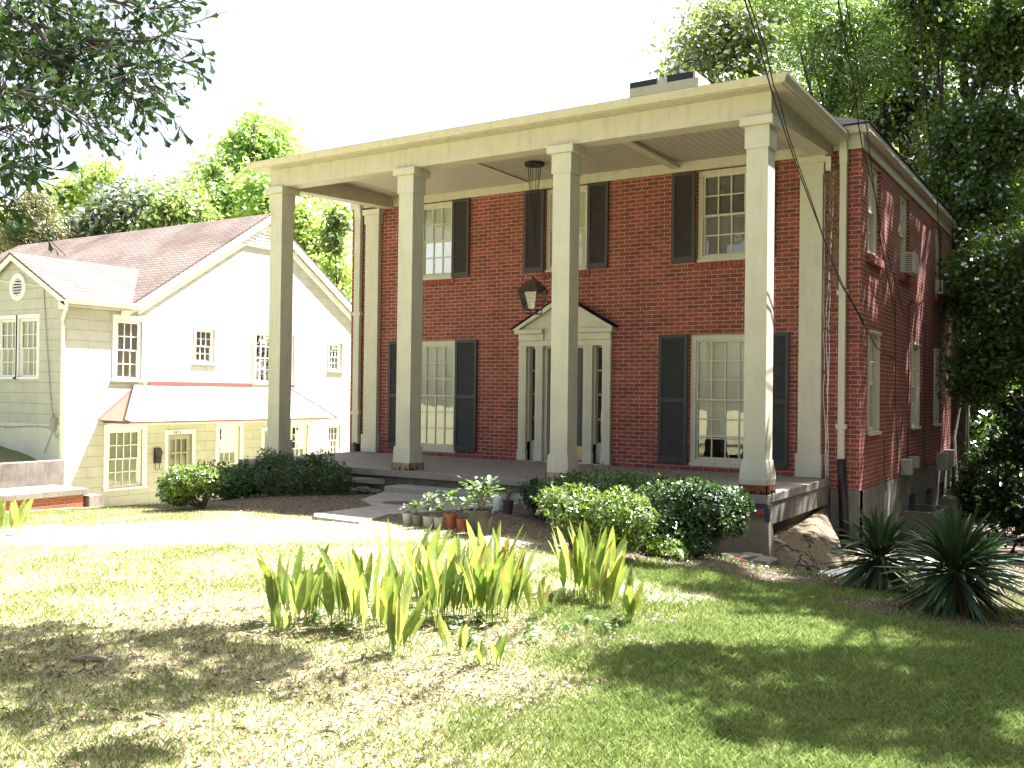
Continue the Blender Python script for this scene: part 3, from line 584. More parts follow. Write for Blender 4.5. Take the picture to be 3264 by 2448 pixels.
for a, b in ((3.255, 3.45), (4.595, 4.79)):
    sg = MB(); sg.add([FR(a, -.108, .35), FR(b, -.108, .35), FR(b, -.108, 2.06), FR(a, -.108, 2.06)], [(0, 1, 2, 3)]); sg.build('sidelight_pane', M_glass, dcase)
dj = MB(); dj.box(3.60, 3.66, -.14, .0, .0, 2.06, T=FR); dj.box(4.38, 4.44, -.14, .0, .0, 2.06, T=FR); dj.box(3.66, 4.38, -.14, -.001, 2.03, 2.062, T=FR); dj.box(3.62, 4.42, -.14, .02, .001, .03, T=FR); dj.build('door_jamb', M_cream, dcase)
do = MB(); do.box(3.66, 4.38, -.13, -.09, .03, 2.03, T=FR)
for z0, z1 in ((1.45, 1.9), (.85, 1.38), (.42, .78)):
    for a, b in ((3.74, 3.99), (4.05, 4.30)): do.box(a, b, -.0899, -.082, z0, z1, T=FR)
door = do.build('front_door', M_door, house, bevel=.004)
k = MB(); k.box(3.69, 4.35, -.0895, -.084, .06, .30, T=FR); k.build('kick_plate', M_brass, door)
k = MB(); k.tube([FR(4.33, -.09, 1.03), FR(4.33, -.03, 1.03)], .02, 10); k.box(4.30, 4.36, -.089, -.08, 1.0, 1.3, T=FR); k.build('door_handle', M_iron, door)
# downspouts
def downspout(x0, x1, y, ztop, zbot, boot, m):
    s = MB(); xm = .5 * (x0 + x1)
    s.box(x0, x1, y - .085, y, zbot, ztop - .42); s.add([], [])
    s.prism([(y - .085, ztop - .42), (y, ztop - .42), (y - .02, ztop - .17), (y - .12, ztop - .17)], lambda a, z: (x0 - .006, a, z), lambda a, z: (x1 + .006, a, z))
    s.box(x0 - .002, x1 + .002, y - .13, y - .02, ztop - .17, ztop)
    for z in (.75, 2.75): s.box(x0 - .03, x1 + .03, y - .089, y + .006, z, z + .07)
    o = s.build('downspout', m, house, bevel=.006)
    b = MB(); b.tube([(xm, y - .045, zbot + .02), (xm + .02, y - .05, zbot - .25), (xm + .07, y - .06, boot)], [.062, .062, .07], 12); b.build('drain_boot', M_black, o, smooth=True)
downspout(8.735, 8.835, D - .02, 5.14, .28, -.95, M_cream)
downspout(-.85, -.70, D - .02, 5.14, .16, -.12, M_cream)
# service entrance, meters, conduits on the side wall
for y0, y1, z0, z1, n in ((6.3, 6.62, -.14, .13, .16), (6.85, 7.15, -.05, .15, .18), (10.2, 10.6, -.30, .06, .2), (11.35, 11.6, -.28, .08, .2)): mt = MB(); mt.box(y0, y1, .002, n, z0, z1, T=SD); mt.build('meter_box', M_meter, house, bevel=.008)
for pts_, r_, n_ in (
    ([SD(6.75, .04, .12), SD(6.75, .04, 2.9)], .016, 8),
    ([SD(10.4, .05, .05), SD(10.4, .05, 4.2)], .018, 8),
    ([SD(6.75, .04, 2.9), SD(6.75, .10, 3.0), SD(6.75, .14, 2.93)], .028, 8),
    ([SD(5.6, .02, 2.9), SD(5.62, .025, 1.2), SD(5.9, .03, .1), SD(6.3, .04, -.1)], .011, 6),
    ([SD(8.6, .02, 2.7), SD(8.62, .025, .2), SD(8.8, .03, -.2)], .011, 6),
    ([SD(7.15, .04, -.1), SD(8.4, .05, -.24), SD(10.2, .05, -.2)], .014, 6),
    ([SD(4.75, .02, .55), SD(4.8, .025, -.05), SD(4.95, .02, -.3)], .010, 6)):
    cn = MB(); cn.tube(pts_, r_ * .6, n_); cn.build('conduit', M_black, house)

# dead ivy and cable beside the right pilaster
iv = MB()
rnd = random.Random(5)
for _ in range(3):
    x = 8.52 + .04 * rnd.random(); pts = []
    for z in np.linspace(-.3, 4.75, 26): x += rnd.uniform(-.018, .018); pts.append((min(8.62, max(8.50, x)), D - .015 - .02 * rnd.random(), z))
    iv.tube(pts, .006, 5)
iv.build('loose_cable', M_gutterw, house)
fl = MB(); fl.add([], [])
for _ in range(260):
    z = 4.7 - abs(rnd.gauss(0, 1.2)); x = rnd.uniform(8.52, 8.73); n = rnd.uniform(.01, .05); s = rnd.uniform(.02, .045); a = rnd.uniform(0, 6.28)
    fl.add([FR(x + s * math.cos(a + q), n + rnd.uniform(-.012, .012), z + s * math.sin(a + q)) for q in (0, 1.57, 3.14, 4.71)], [(0, 1, 2, 3)])
fl.build('dead_ivy', paint('dead_ivy', (.17, .11, .075), .9, .3, 20.), house)
# bent corner flap by the pilaster capital
k = MB(); k.box(8.54, 8.62, D - .17, D - .13, 4.62, 4.83); k.build('loose_trim', M_cream, house)

# ================================================================== NEIGHBOUR HOUSE
XN, YW, YG0, YG1, YP = -10.0, 2.5, 4.3, 14.05, 9.17
nb = thing('cream_house', 'cream sided house with pink shingle roof and a tin awning over its lower door', 'house', (-14., 8., -2.1))
def NS(u, n, z): return (XN + n, u, z)
def NF(u, n, z): return (u, YW - n, z)
wr = .645; ez, pz = 3.48, 6.60
NW = [(3.98, 4.74, 1.45, 3.03), (6.52, 7.2, 1.98, 2.95), (8.78, 10.4, 1.45, 2.98), (12.02, 12.62, 1.9, 2.82)]
NL = [(3.78, 4.80, -1.42, .12), (7.42, 8.2, -1.4, .13), (10.35, 11.05, -1.4, .10), (12.0, 12.6, -.95, .05)]
w = MB()
holes(w, NS, YW, YG1, -2.4, 3.40, NW + NL + [(5.62, 6.45, -2.07, -.06), (9.16, 9.95, -2.07, -.06)], .12)
w.add([NS(YG0 - .1, 0, 3.40), NS(YG1, 0, 3.40), NS(YP, 0, pz)], [(0, 1, 2)]); w.add([NS(YW, 0, 3.40), NS(YG0 + .1, 0, 3.40), NS(YG0 + .1, 0, 3.56), NS(YW, 0, 3.56)], [(0, 1, 2, 3)])
holes(w, NF, -14.4, XN, .28, 3.56, [(-13.0, -11.17, 1.47, 3.0)], .1)
w.add([NF(-14.4, 0, 3.56), NF(XN, 0, 3.56), NF(-12.2, 0, 4.66)], [(0, 1, 2)])
w.add([(-24, YG1, -2.4), (XN, YG1, -2.4), (XN, YG1, 3.5), (-24, YG1, 3.5)], [(0, 1, 2, 3)]); w.add([(-24, YG0, -2.4), (-14.4, YG0, -2.4), (-14.4, YG0, 3.5), (-24, YG0, 3.5)], [(0, 1, 2, 3)])
w.add([(-24, YG0, -2.4), (-24, YG1, -2.4), (-24, YG1, 3.5), (-24, YG0, 3.5)], [(0, 1, 2, 3)]); w.add([(-14.4, YW, -2.4), (-14.4, YG0, -2.4), (-14.4, YG0, 3.5), (-14.4, YW, 3.5)], [(0, 1, 2, 3)])
w.build('wall', M_siding, nb)
f = MB(); f.box(-14.42, XN - .002, YW - .02, YW + .2, -2.4, .279); f.build('foundation', M_foundn, nb)
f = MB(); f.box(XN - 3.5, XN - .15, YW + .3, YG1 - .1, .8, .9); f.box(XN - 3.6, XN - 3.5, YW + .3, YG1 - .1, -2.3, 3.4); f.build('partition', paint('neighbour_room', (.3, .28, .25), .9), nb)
# roofs (slabs with thickness)
def slab(mb, q, t):
    n = (Vector(q[1]) - Vector(q[0])).cross(Vector(q[-1]) - Vector(q[0])).normalized()
    if n.z < 0: n = -n
    lo = [tuple(Vector(a) - n * t) for a in q]; k = len(q)
    mb.add(list(q) + lo, [tuple(range(k)), tuple(range(2 * k - 1, k - 1, -1))] + [(i, (i + 1) % k, k + (i + 1) % k, k + i) for i in range(k)])
r = MB(); xe = XN + .16; ov = .28
pk = pz + .07; sl2 = (pk - 3.48) / (YP - 4.3)
y0, z0 = YG0 - ov, pk - sl2 * (YP - YG0 + ov); y1 = 2 * YP - y0
slab(r, [(xe, y0, z0), (xe, YP, pk), (-23.6, YP, pk), (-25.2, y0, z0)], .06); slab(r, [(xe, y1, z0), (xe, YP, pk), (-23.6, YP, pk), (-25.2, y1, z0)], .06)
slab(r, [(-25.2, y0, z0), (-23.6, YP, pk), (-25.2, y1, z0)], .06)
wp = 4.74; wsl = .53; xr, xl = XN + .28, -14.4 - .28; zr = wp - wsl * (xr + 12.2); yb = YG0 + (wp - 3.48) / sl2 + .2
slab(r, [(xr, YW - .18, zr), (-12.2, YW - .18, wp), (-12.2, yb, wp), (xr, YG0 + (zr - 3.48) / sl2 + .15, zr)], .05)
slab(r, [(xl, YW - .18, zr), (-12.2, YW - .18, wp), (-12.2, yb, wp), (xl, YG0 + (zr - 3.48) / sl2 + .15, zr)], .05)
r.build('roof', M_shingp, nb)
t = MB()                                               # rake boards
for s in (-1, 1):
    ye = YP + s * (YP - y0); t.prism([(ye, z0 - .05), (YP, pk - .05), (YP, pk - .30), (ye, z0 - .28)], lambda y, z: (XN + .10, y, z), lambda y, z: (XN + .157, y, z))
    t.prism([(YP + s * (YP - YG0 - .3), z0 + .1), (YP, pk - .31), (YP, pk - .52), (YP + s * (YP - YG0 - .3), z0 - .1)], lambda y, z: (XN + .003, y, z), lambda y, z: (XN + .05, y, z))
    xe_ = -12.2 + s * (xr + 12.2); t.prism([(xe_, zr - .05), (-12.2, wp - .05), (-12.2, wp - .20), (xe_, zr - .2)], lambda x, z: (x, YW - .17, z), lambda x, z: (x, YW - .12, z))
t.box(XN - .02, XN + .26, YW - .17, YW - .10, zr - .25, zr - .06)
t.build('rake_board', M_white, nb)
# louvred vents
v = MB()
for i in range(8):
    z = 5.66 + i * .095; hw = (pz - .42 - z) / wr * .5 * 1.05
    if hw < .05: continue
    hw = (6.36 - z) * 1.45
    v.prism([(.01, z), (.05, z - .03), (.05, z - .015), (.01, z + .07)], lambda n, zz, hw=hw: NS(YP - hw, n, zz), lambda n, zz, hw=hw: NS(YP + hw, n, zz))
v.box(YP - 1.6, YP + 1.6, .002, .06, 5.58, 5.63, T=NS)
v.build('gable_vent', M_white, nb)
v = MB(); ring = [(.25, 0), (.36, 0), (.36, .05), (.25, .05)]
cs = [(math.cos(a), math.sin(a)) for a in np.linspace(0, 2 * math.pi, 33)[:-1]]
vs = [NF(-12.06 + q[0] * rr, n, 3.83 + q[1] * rr) for q in cs for rr, n in ((.23, .003), (.36, .003), (.36, .05), (.23, .05))]
v.add(vs, [(i * 4 + j, ((i + 1) % 32) * 4 + j, ((i + 1) % 32) * 4 + (j + 1) % 4, i * 4 + (j + 1) % 4) for i in range(32) for j in range(4)])
for i in range(6):
    z = 3.63 + i * .075; hw = math.sqrt(max(0, .23 ** 2 - (z - 3.81) ** 2))
    v.prism([(.004, z + .035), (.04, z), (.04, z - .012), (.004, z + .02)], lambda n, zz, hw=hw: NF(-12.06 - hw, n, zz), lambda n, zz, hw=hw: NF(-12.06 + hw, n, zz))
rv = v.build('round_vent', M_white, nb)
v = MB(); v.add([NF(-12.06 + q[0] * .24, .002, 3.83 + q[1] * .24) for q in cs], [tuple(range(32))]); v.build('vent_opening', M_black, rv)
# windows
for i, (a, b, c, d) in enumerate(NW):
    cas = (.13, .07, .13, .07)[i]
    if i == 2:
        window(nb, NS, a, .5 * (a + b) - .04, c, d, 3, (2, 2), fm=M_white, blind=M_blindg, casing=.1, fw=.05, depth=.1); window(nb, NS, .5 * (a + b) + .04, b, c, d, 3, (2, 2), fm=M_white, blind=M_blindg, casing=.06, fw=.05, depth=.1)
        mm = MB(); mm.box(.5 * (a + b) - .04, .5 * (a + b) + .04, -.1, .0, c, d, T=NS); mm.build('mullion', M_white, nb)
    else: window(nb, NS, a, b, c, d, 3, (2, 2), fm=M_white, blind=M_blind, casing=cas, fw=.05, depth=.1)
window(nb, NS, *NL[0], 4, (2, 2), fm=M_white, blind=M_blind, casing=.14, fw=.05, depth=.1)
window(nb, NS, *NL[1], 3, (2, 2), fm=M_white, blind=M_blind, casing=.13, fw=.05, depth=.1)
window(nb, NS, *NL[2], 3, (3, 3), fm=M_white, blind=M_curt, casing=.12, fw=.05, depth=.1)
window(nb, NS, *NL[3], 3, (2, 2), fm=M_white, blind=M_blind, casing=.07, fw=.05, depth=.1)
window(nb, NF, -13.0, -12.12, 1.47, 3.0, 3, (2, 2), fm=M_white, blind=M_curt, casing=.10, fw=.04, depth=.09); window(nb, NF, -12.05, -11.17, 1.47, 3.0, 3, (2, 2), fm=M_white, blind=M_curt, casing=.10, fw=.04, depth=.09)
# doors
for a, b, lab in ((5.62, 6.45, True), (9.16, 9.95, False)):
    d_ = MB(); d_.box(a + .02, b - .02, -.1, -.06, -2.05, -1.35, T=NS); d_.box(a + .02, a + .13, -.1, -.06, -1.35, -.08, T=NS); d_.box(b - .13, b - .02, -.1, -.06, -1.35, -.08, T=NS); d_.box(a + .13, b - .13, -.1, -.06, -.2, -.08, T=NS)
    for q in (1, 2): u = a + .13 + (b - a - .26) * q / 3; d_.box(u - .02, u + .02, -.095, -.065, -1.35, -.2, T=NS)
    for q in (1, 2): zz = -1.35 + 1.15 * q / 3; d_.box(a + .13, b - .13, -.094, -.068, zz - .02, zz + .02, T=NS)
    dd = d_.build('door', paint('grey_green_door', (.36, .36, .30), .5, .06, 5.), nb)
    g = MB(); g.add([NS(a + .13, -.085, -1.35), NS(b - .13, -.085, -1.35), NS(b - .13, -.085, -.2), NS(a + .13, -.085, -.2)], [(0, 1, 2, 3)]); g.build('pane', M_glass, dd)
    g = MB(); g.add([NS(a + .10, -.13, -1.38), NS(b - .10, -.13, -1.38), NS(b - .10, -.13, -.17), NS(a + .10, -.13, -.17)], [(0, 1, 2, 3)]); g.build('curtain', M_curt, dd)
    g = MB(); g.box(a - .1, a, -.02, .03, -2.07, .07, T=NS); g.box(b, b + .1, -.02, .03, -2.07, .07, T=NS); g.box(a, b, -.02, .029, -.06, .07, T=NS); fr_ = g.build('door_frame', M_white, nb, bevel=.003)
    if lab:
        fc = bpy.data.curves.new('house_number', 'FONT'); fc.body = '3812'; fc.size = .125; fc.extrude = .004; fc.align_x = 'CENTER'; fc.shear = .12; fc.space_character = 1.15
        tmp = bpy.data.objects.new('tmp', fc); COL.objects.link(tmp); bpy.context.view_layer.update(); me_ = bpy.data.meshes.new_from_object(tmp.evaluated_get(bpy.context.evaluated_depsgraph_get())); bpy.data.objects.remove(tmp); me_.materials.clear(); me_.materials.append(M_black)
        fo_ = bpy.data.objects.new('house_number', me_); COL.objects.link(fo_); fo_.parent = fr_
        off = Vector(nb.location)
        fo_.location = Vector((XN + .032, .5 * (a + b) - .12, -.04)) - off; fo_.rotation_euler = (math.pi / 2, 0, math.pi / 2)
# tin awning, hipped at both ends
a = MB(); zt, zf = 1.30, .37; xa = XN + 1.05; ya0, ya1, yt0, yt1 = 3.48, 11.42, 4.62, 10.2
Wl, Wr, Fl, Fr, Tl, Tr = (XN + .005, ya0, zf + .02), (XN + .005, ya1, zf + .02), (xa, ya0 + .12, zf), (xa, ya1 - .12, zf), (XN + .005, yt0, zt), (XN + .005, yt1, zt)
for q in ([Fl, Fr, Tr, Tl],): slab(a, q, .012)
k = 26                                                 # ribs of the sheet metal
for i in range(1, k):
    s = i / k; y = Fl[1] + (Fr[1] - Fl[1]) * s
    lo = 0.
    p0 = Vector((xa, y, zf)); 
    if y < yt0: tt = (y - Fl[1]) / (yt0 - Fl[1])
    elif y > yt1: tt = (Fr[1] - y) / (Fr[1] - yt1)
    else: tt = 1.
    p1 = Vector((xa + (XN - xa) * tt, y, zf + (zt - zf) * tt)); a.tube([p0 + Vector((.004, 0, .004)), p1 + Vector((.004, 0, .006))], .012, 5)
aw = a.build('awning', M_tinw, nb)
a = MB(); M_tin_shade = paint('shaded_pinkish_tin', (.26, .15, .115), .5, .06, 5.); slab(a, [Wl, Fl, Tl], .012); a.build('awning_end', M_tin_shade, aw); a = MB(); slab(a, [Wr, Fr, Tr], .012); a.build('awning_end', M_tin_shade, aw)  # pinkish end panels, darker than the awning to carry their shade
a = MB(); up = Vector((0, 0, .02))
def strip(p, q, wd, off=.035):
    p, q = Vector(p), Vector(q); d = (q - p).normalized(); sd_ = d.cross(Vector((.6, 0, .8))).normalized() * wd; n = Vector((.35, 0, .9)) * off
    a.add([tuple(p - sd_ + n), tuple(p + sd_ + n), tuple(q + sd_ + n), tuple(q - sd_ + n), tuple(p - sd_ + n * .3), tuple(p + sd_ + n * .3), tuple(q + sd_ + n * .3), tuple(q - sd_ + n * .3)], [(0, 1, 2, 3), (4, 7, 6, 5), (0, 4, 5, 1), (1, 5, 6, 2), (2, 6, 7, 3), (3, 7, 4, 0)])
strip(Wl, Tl, .10); strip(Fl, Tl, .08); strip(Fr, Tr, .08); strip(Wr, Tr, .1)
a.box(XN + .004, XN + .03, 4.95, 8.62, zt + .0, zt + .11)
a.box(xa - .01, xa + .006, Fl[1], Fr[1], zf - .035, zf - .012); a.box(XN + .01, xa, Fl[1] + .01, Fl[1] + .03, zf - .06, zf - .02)
a.build('awning_flashing', M_tin, aw)
a = MB(); a.box(XN + .01, xa - .06, ya0 + .2, ya1 - .2, zf - .10, zf - .05); a.build('awning_soffit', M_white, aw)
g = MB(); gutter(g, [(xr - .02, YW - .2), (xr - .02, YG0 + .1)], [(0, zr - .12), (.07, zr - .12), (.1, zr - .02), (.085, zr - .02), (0, zr - .05)]); g.build('gutter', M_gutterw, nb)
g = MB(); g.box(XN - .02, XN + .27, YW - .06, YG0 + .1, zr - .16, zr - .13); g.build('soffit', M_siding, nb)
g = MB(); g.tube([(xr, YW - .14, zr - .1), (xr - .02, YW - .14, zr - .25), (XN + .05, YW - .10, zr - .5), (XN + .05, YW - .08, zr - .7), (XN + .05, YW - .08, -.78)], .045, 8); g.build('downspout', M_gutterw, nb, smooth=True)
g = MB(); g.box(-10.42, -10.22, YW - .1, YW - .004, .15, .45); g.tube([(-10.9, YW - .02, 3.75), (-10.75, YW - .03, 2.6), (-10.55, YW - .03, 1.2), (-10.4, YW - .03, .45)], .012, 6); g.tube([(-14, YW - .03, .2), (-12.4, YW - .04, .16), (-11.2, YW - .04, .22), (-10.35, YW - .05, .2)], .014, 6); g.tube([(-10.35, YW - .05, .15), (-10.7, YW - .06, -.45)], .012, 6)
g.tube([(-10.3, YW - .05, .15), (-10.2, YW - .06, -.05), (-10.05, YW - .05, .1)], .012, 6); g.build('cable_box', M_meter, nb)
g = MB(); g.tube([(-30., -2.5, 5.6), (-17, 1.2, 4.25), (-12.7, 2.2, 4.02), (-10.95, YW - .04, 3.8)], .012, 6); tag(g.build('service_cable', M_gutterw), 'pale overhead cable reaching the gable beside the round vent', 'cable')
# mailbox
mb_ = thing('mailbox', 'small black wall mailbox left of the door numbered 3812', 'mailbox', (XN, 5.26, -.85))
k = MB(); k.prism([(.002, -.83), (.09, -.83), (.11, -.52), (.03, -.42), (.002, -.40)], lambda n, z: NS(5.17, n, z), lambda n, z: NS(5.36, n, z)); k.build('mailbox_body', M_iron, mb_, bevel=.004)
k = MB(); k.prism([(.112, -.60), (.125, -.60), (.125, -.50), (.035, -.40), (.03, -.412)], lambda n, z: NS(5.16, n, z), lambda n, z: NS(5.37, n, z)); k.build('lid', M_bronze, mb_)
k = MB()
for u in (5.19, 5.33): k.tube([NS(u, .05, -.83), NS(u, .05, -.98), NS(u + .02, .07, -1.02), NS(u + .05, .09, -1.01), NS(u + .06, .1, -.96)], .008, 6)
k.build('newspaper_hook', M_iron, mb_)
# terrace in front of the wing and its walls
tx = np.linspace(-26, -9.32, 40); ty = np.linspace(-9, YW + .05, 26); TX, TY = np.meshgrid(tx, ty)
TZ = -.86 + .55 * np.clip((-9.9 - TX) / 2.9, 0, 1.3) * sstep(-1., 2.5, TY) + .30 * (1 - sstep(-.5, 2.2, TY)) + .03 * np.sin(TX * 3 + TY * 2)
i = np.arange(25 * 39); r_ = i // 39; c = i % 39; q = r_ * 40 + c
kind(nmesh('terrace_lawn', np.stack([TX.ravel(), TY.ravel(), TZ.ravel()], 1), np.stack([q, q + 1, q + 41, q + 40], 1), paint('terrace_turf', (.13, .15, .06), 1., .4, 14., .3, (.2, .16, .1), .5, 40., False)), 'structure')
rw = MB(); rw.box(-9.42, -9.20, -9., 2.05, -1.6, -.53); tag(rw.build('retaining_wall', M_dirtc, bevel=.02), 'stained grey concrete retaining wall holding up the cream house terrace', 'wall')
st_ = thing('brick_landing', 'low brick landing with a thick concrete slab top below the retaining wall', 'landing', (-8.4, .8, -1.5))
k = MB(); k.box(-9.19, -7.86, -1.2, 1.66, -1.9, -1.25); k.build('brick_base', M_brickL, st_)
k = MB(); k.box(-9.19, -7.8, -1.25, 1.76, -1.249, -1.10); k.build('slab', M_dirtc, st_, bevel=.02)
k = MB(); k.box(-8.6, -7.8, 1.775, 2.15, -1.7, -1.28); tag(k.build('concrete_block', M_dirtc, bevel=.015), 'small concrete block step at the end of the brick landing', 'step')
# ================================================================== PATHS
wk = [onplane(u, v, 2, -.285) for u, v in ((1148, 1592), (1192, 1612), (1000, 1636), (1000, 1646), (1145, 1664), (1210, 1647), (1240, 1638), (1340, 1632), (1470, 1623), (1669, 1603), (1669, 1585), (1400, 1570), (1224, 1566))]
k = MB(); k.prism([(p[0], p[1]) for p in wk], lambda x, y: (x, y, -.45), lambda x, y: (x, y, -.285)); kind(k.build('walkway', M_conc, bevel=.008), 'structure')

# ================================================================== LANTERN
lx, ly = 4.1, 1.8
ln = thing('hanging_lantern', 'square copper lantern hung on thin chains under the porch ceiling', 'lantern', (lx, ly, 5.02))
k = MB(); k.lathe((lx, ly, 4.985), [(0, 0), (.17, 0), (.17, .045), (0, .045)], 8); k.build('ceiling_plate', M_iron, ln)
k = MB()
for j in range(6): aa = j * math.pi / 3 + .3; k.tube([(lx + .11 * math.cos(aa), ly + .11 * math.sin(aa), 4.99), (lx, ly, 3.72)], .006, 5)
k.tube([(lx, ly, 3.74), (lx, ly, 3.27)], .005, 5); k.build('chain', M_iron, ln)
k = MB(); k.tube([(lx + .225 * math.cos(t_), ly, 3.05 + .225 * math.sin(t_) * (1.0)) for t_ in np.linspace(-.7, math.pi + .7, 22)], .008, 6); k.build('hoop', M_bronze, ln)
k = MB(); k.frustum((lx, ly), 2.90, 3.075, .20, .085); k.frustum((lx, ly), 3.0755, 3.10, .05, .045); k.lathe((lx, ly, 3.10), [(.0, .06), (.03, .045), (.035, .02), (.02, 0)], 10); k.box(lx - .27, lx + .27, ly - .012, ly + .012, 2.885, 2.905); k.build('lantern_roof', M_bronze, ln)
k = MB(); top, bot = .175, .11
for sx in (-1, 1):
    for sy in (-1, 1): k.tube([(lx + sx * top, ly + sy * top, 2.89), (lx + sx * bot, ly + sy * bot, 2.60)], .010, 4); k.tube([(lx + sx * bot, ly + sy * bot, 2.60), (lx + sx * bot * .9, ly + sy * bot * .9, 2.535)], .008, 4)
for z, h in ((2.89, top), (2.60, bot), (2.535, bot * .9)):
    pts = [(lx - h, ly - h, z), (lx + h, ly - h, z), (lx + h, ly + h, z), (lx - h, ly + h, z), (lx - h, ly - h, z)]
    for p0, p1 in zip(pts, pts[1:]): k.tube([p0, p1], .008, 4)
k.build('lantern_frame', M_bronze, ln)
k = MB(); vs = [(lx + sx * h, ly + sy * h, z) for z, h in ((2.885, top - .006), (2.605, bot - .006)) for sx, sy in ((-1, -1), (1, -1), (1, 1), (-1, 1))]
k.add(vs, [(0, 1, 5, 4), (1, 2, 6, 5), (2, 3, 7, 6), (3, 0, 4, 7)]); k.build('lantern_glass', M_glass, ln)
k = MB(); k.tube([(lx, ly, 2.6), (lx, ly, 2.72)], .02, 8); k.build('burner', M_brass, ln)
# window air conditioners
def aircon(y0, y1, z0, z1, n, label):
    t_ = thing('air_conditioner', label, 'air conditioner', (XR, .5 * (y0 + y1), z0), 'window air conditioners on the side wall')
    k = MB(); k.box(y0, y1, -.1, n, z0, z1, T=SD); k.build('casing', paint('aircon_case', (.46, .46, .38), .5, .06, 6.), t_, bevel=.012)
    k = MB()
    for i in range(9): z = z0 + .04 + (z1 - z0 - .08) * i / 8; k.box(y0 - .006, y0 - .001, .05, n - .03, z - .006, z + .006, T=SD)
    k.build('grille', M_black, t_)
aircon(6.28, 6.74, 3.44, 3.80, .20, 'grey window air conditioner in the middle upstairs side window'); aircon(10.1, 10.55, 3.43, 3.72, .13, 'grey window air conditioner in the farthest upstairs side window')

# ================================================================== PLANTS
RG = np.random.default_rng(11)
def unit(n, rg):
    v = rg.normal(size=(n, 3)); return v / np.linalg.norm(v, axis=1)[:, None]
def frames(nrm, rg):
    """random in-plane axes for each leaf normal"""
    a = np.cross(nrm, unit(len(nrm), rg)); a /= np.linalg.norm(a, axis=1)[:, None] + 1e-9; return a, np.cross(nrm, a)
LEAF = {'oval': [(-.5, 0), (-.2, .2), (.18, .21), (.5, 0), (.18, -.21), (-.2, -.2)], 'quad': [(-.5, 0), (0, .3), (.5, 0), (0, -.3)],
        'lance': [(-.5, 0), (-.1, .13), (.5, 0), (-.1, -.13)], 'tuft': [(-.5, .05), (.0, .42), (.5, -.05), (.05, -.38)],
        'lobed': [(-.52, .015), (-.1, .035), (.22, .11), (.43, .21), (.43, .09), (.56, .04), (.52, -.07), (.44, -.20), (.20, -.10), (-.1, -.035), (-.52, -.015)]}
def leaves(P, nrm, size, shape, rg, axis=None, curl=.12):
    sh = np.array(LEAF[shape]); n = len(P); a, b = frames(nrm, rg)
    if axis is not None:
        a = axis - nrm * np.sum(axis * nrm, 1)[:, None]; a /= np.linalg.norm(a, axis=1)[:, None] + 1e-9; b = np.cross(nrm, a)
    s = np.asarray(size) * np.ones(n)
    V = P[:, None, :] + s[:, None, None] * (sh[None, :, 0, None] * a[:, None, :] + sh[None, :, 1, None] * b[:, None, :] + curl * (np.abs(sh[None, :, 1, None]) * 2 - np.abs(sh[None, :, 0, None])) * nrm[:, None, :])
    k = len(sh); return V.reshape(-1, 3), np.arange(n * k).reshape(n, k)
def blobpts(blobs, n, rg, shell=.45, clump=None, csd=.3):
    """points in a set of ellipsoids, gathered in clumps"""
    B = np.array(blobs, float); vol = (B[:, 3] * B[:, 4] * B[:, 5]) ** .75; pb = vol / vol.sum()
    def samp(m, sh):
        i = rg.choice(len(B), m, p=pb); d = unit(m, rg); r = rg.random(m) ** sh
        return B[i, :3] + d * r[:, None] * B[i, 3:6], d
    if not clump: return samp(n, shell)
    C, dc = samp(clump, shell); j = rg.integers(0, clump, n); off = rg.normal(size=(n, 3)) * csd * (.5 + rg.random(clump)[j])[:, None] * np.array([1, 1, .7])
    d = dc[j] + unit(n, rg) * .9; return C[j] + off, d / np.linalg.norm(d, axis=1)[:, None]
def trunk_mesh(base, blobs, rad, rg, nl=14, top=None, wig=.25):
    mb = MB(); base = np.array(base, float); B = np.array(blobs, float); cz = B[:, 2].max() if top is None else top
    ctr = np.average(B[:, :3], axis=0, weights=B[:, 3]); tip = np.array([ctr[0], ctr[1], cz]); pts = []
    for t in np.linspace(0, 1, 9):
        p = base + (tip - base) * t; p[:2] += rg.normal(size=2) * wig * (1 if 0 < t else 0) * .5; pts.append(p)
    rr = [rad * (1.25 if i == 0 else 1) * (1 - .8 * i / 8) for i in range(9)]; mb.tube(pts, rr, 10)
    for _ in range(nl):
        i = rg.integers(3, 8); b = B[rg.integers(0, len(B))]; q = b[:3] + unit(1, rg)[0] * b[3:6] * .75; p0 = np.array(pts[i]); mid = .5 * (p0 + q) + rg.normal(size=3) * .25 + np.array([0, 0, .25])
        mb.tube([p0, .5 * (p0 + mid) + rg.normal(size=3) * .08, mid, .5 * (mid + q) + rg.normal(size=3) * .12, q], [rr[i] * .5, rr[i] * .42, rr[i] * .3, rr[i] * .2, rr[i] * .08], 6)
    return mb
def tree(name, label, base, blobs, n, size, mat, rg, shape='quad', rad=.2, clump=260, csd=.32, shell=.45, bark=None, nl=14, group=None, up=.35, top=None):
    t = thing(name, label, 'tree', tuple(base), group)
    trunk_mesh(base, blobs, rad, rg, nl, top).build('trunk', bark or M_bark, t, smooth=True)
    P, d = blobpts(blobs, n, rg, shell, clump, csd); nr = d * .6 + unit(n, rg) * .8 + np.array([0, 0, up]); nr /= np.linalg.norm(nr, axis=1)[:, None]
    V, F = leaves(P, nr, size * (.6 + .8 * rg.random(n)), shape, rg); nmesh('crown', V, F, mat, t); return t
ML_bright = leafmat('bright_spring_leaf', (.24, .36, .14), (.40, .52, .24), .62, trc=1.6)
ML_yellow = leafmat('yellow_green_leaf', (.27, .36, .14), (.44, .52, .24), .62, trc=1.6)
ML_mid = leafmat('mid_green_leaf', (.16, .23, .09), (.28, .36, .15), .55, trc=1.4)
ML_mag = leafmat('glossy_magnolia_leaf', (.11, .15, .075), (.24, .29, .15), .38, gloss=.18, grough=.35)
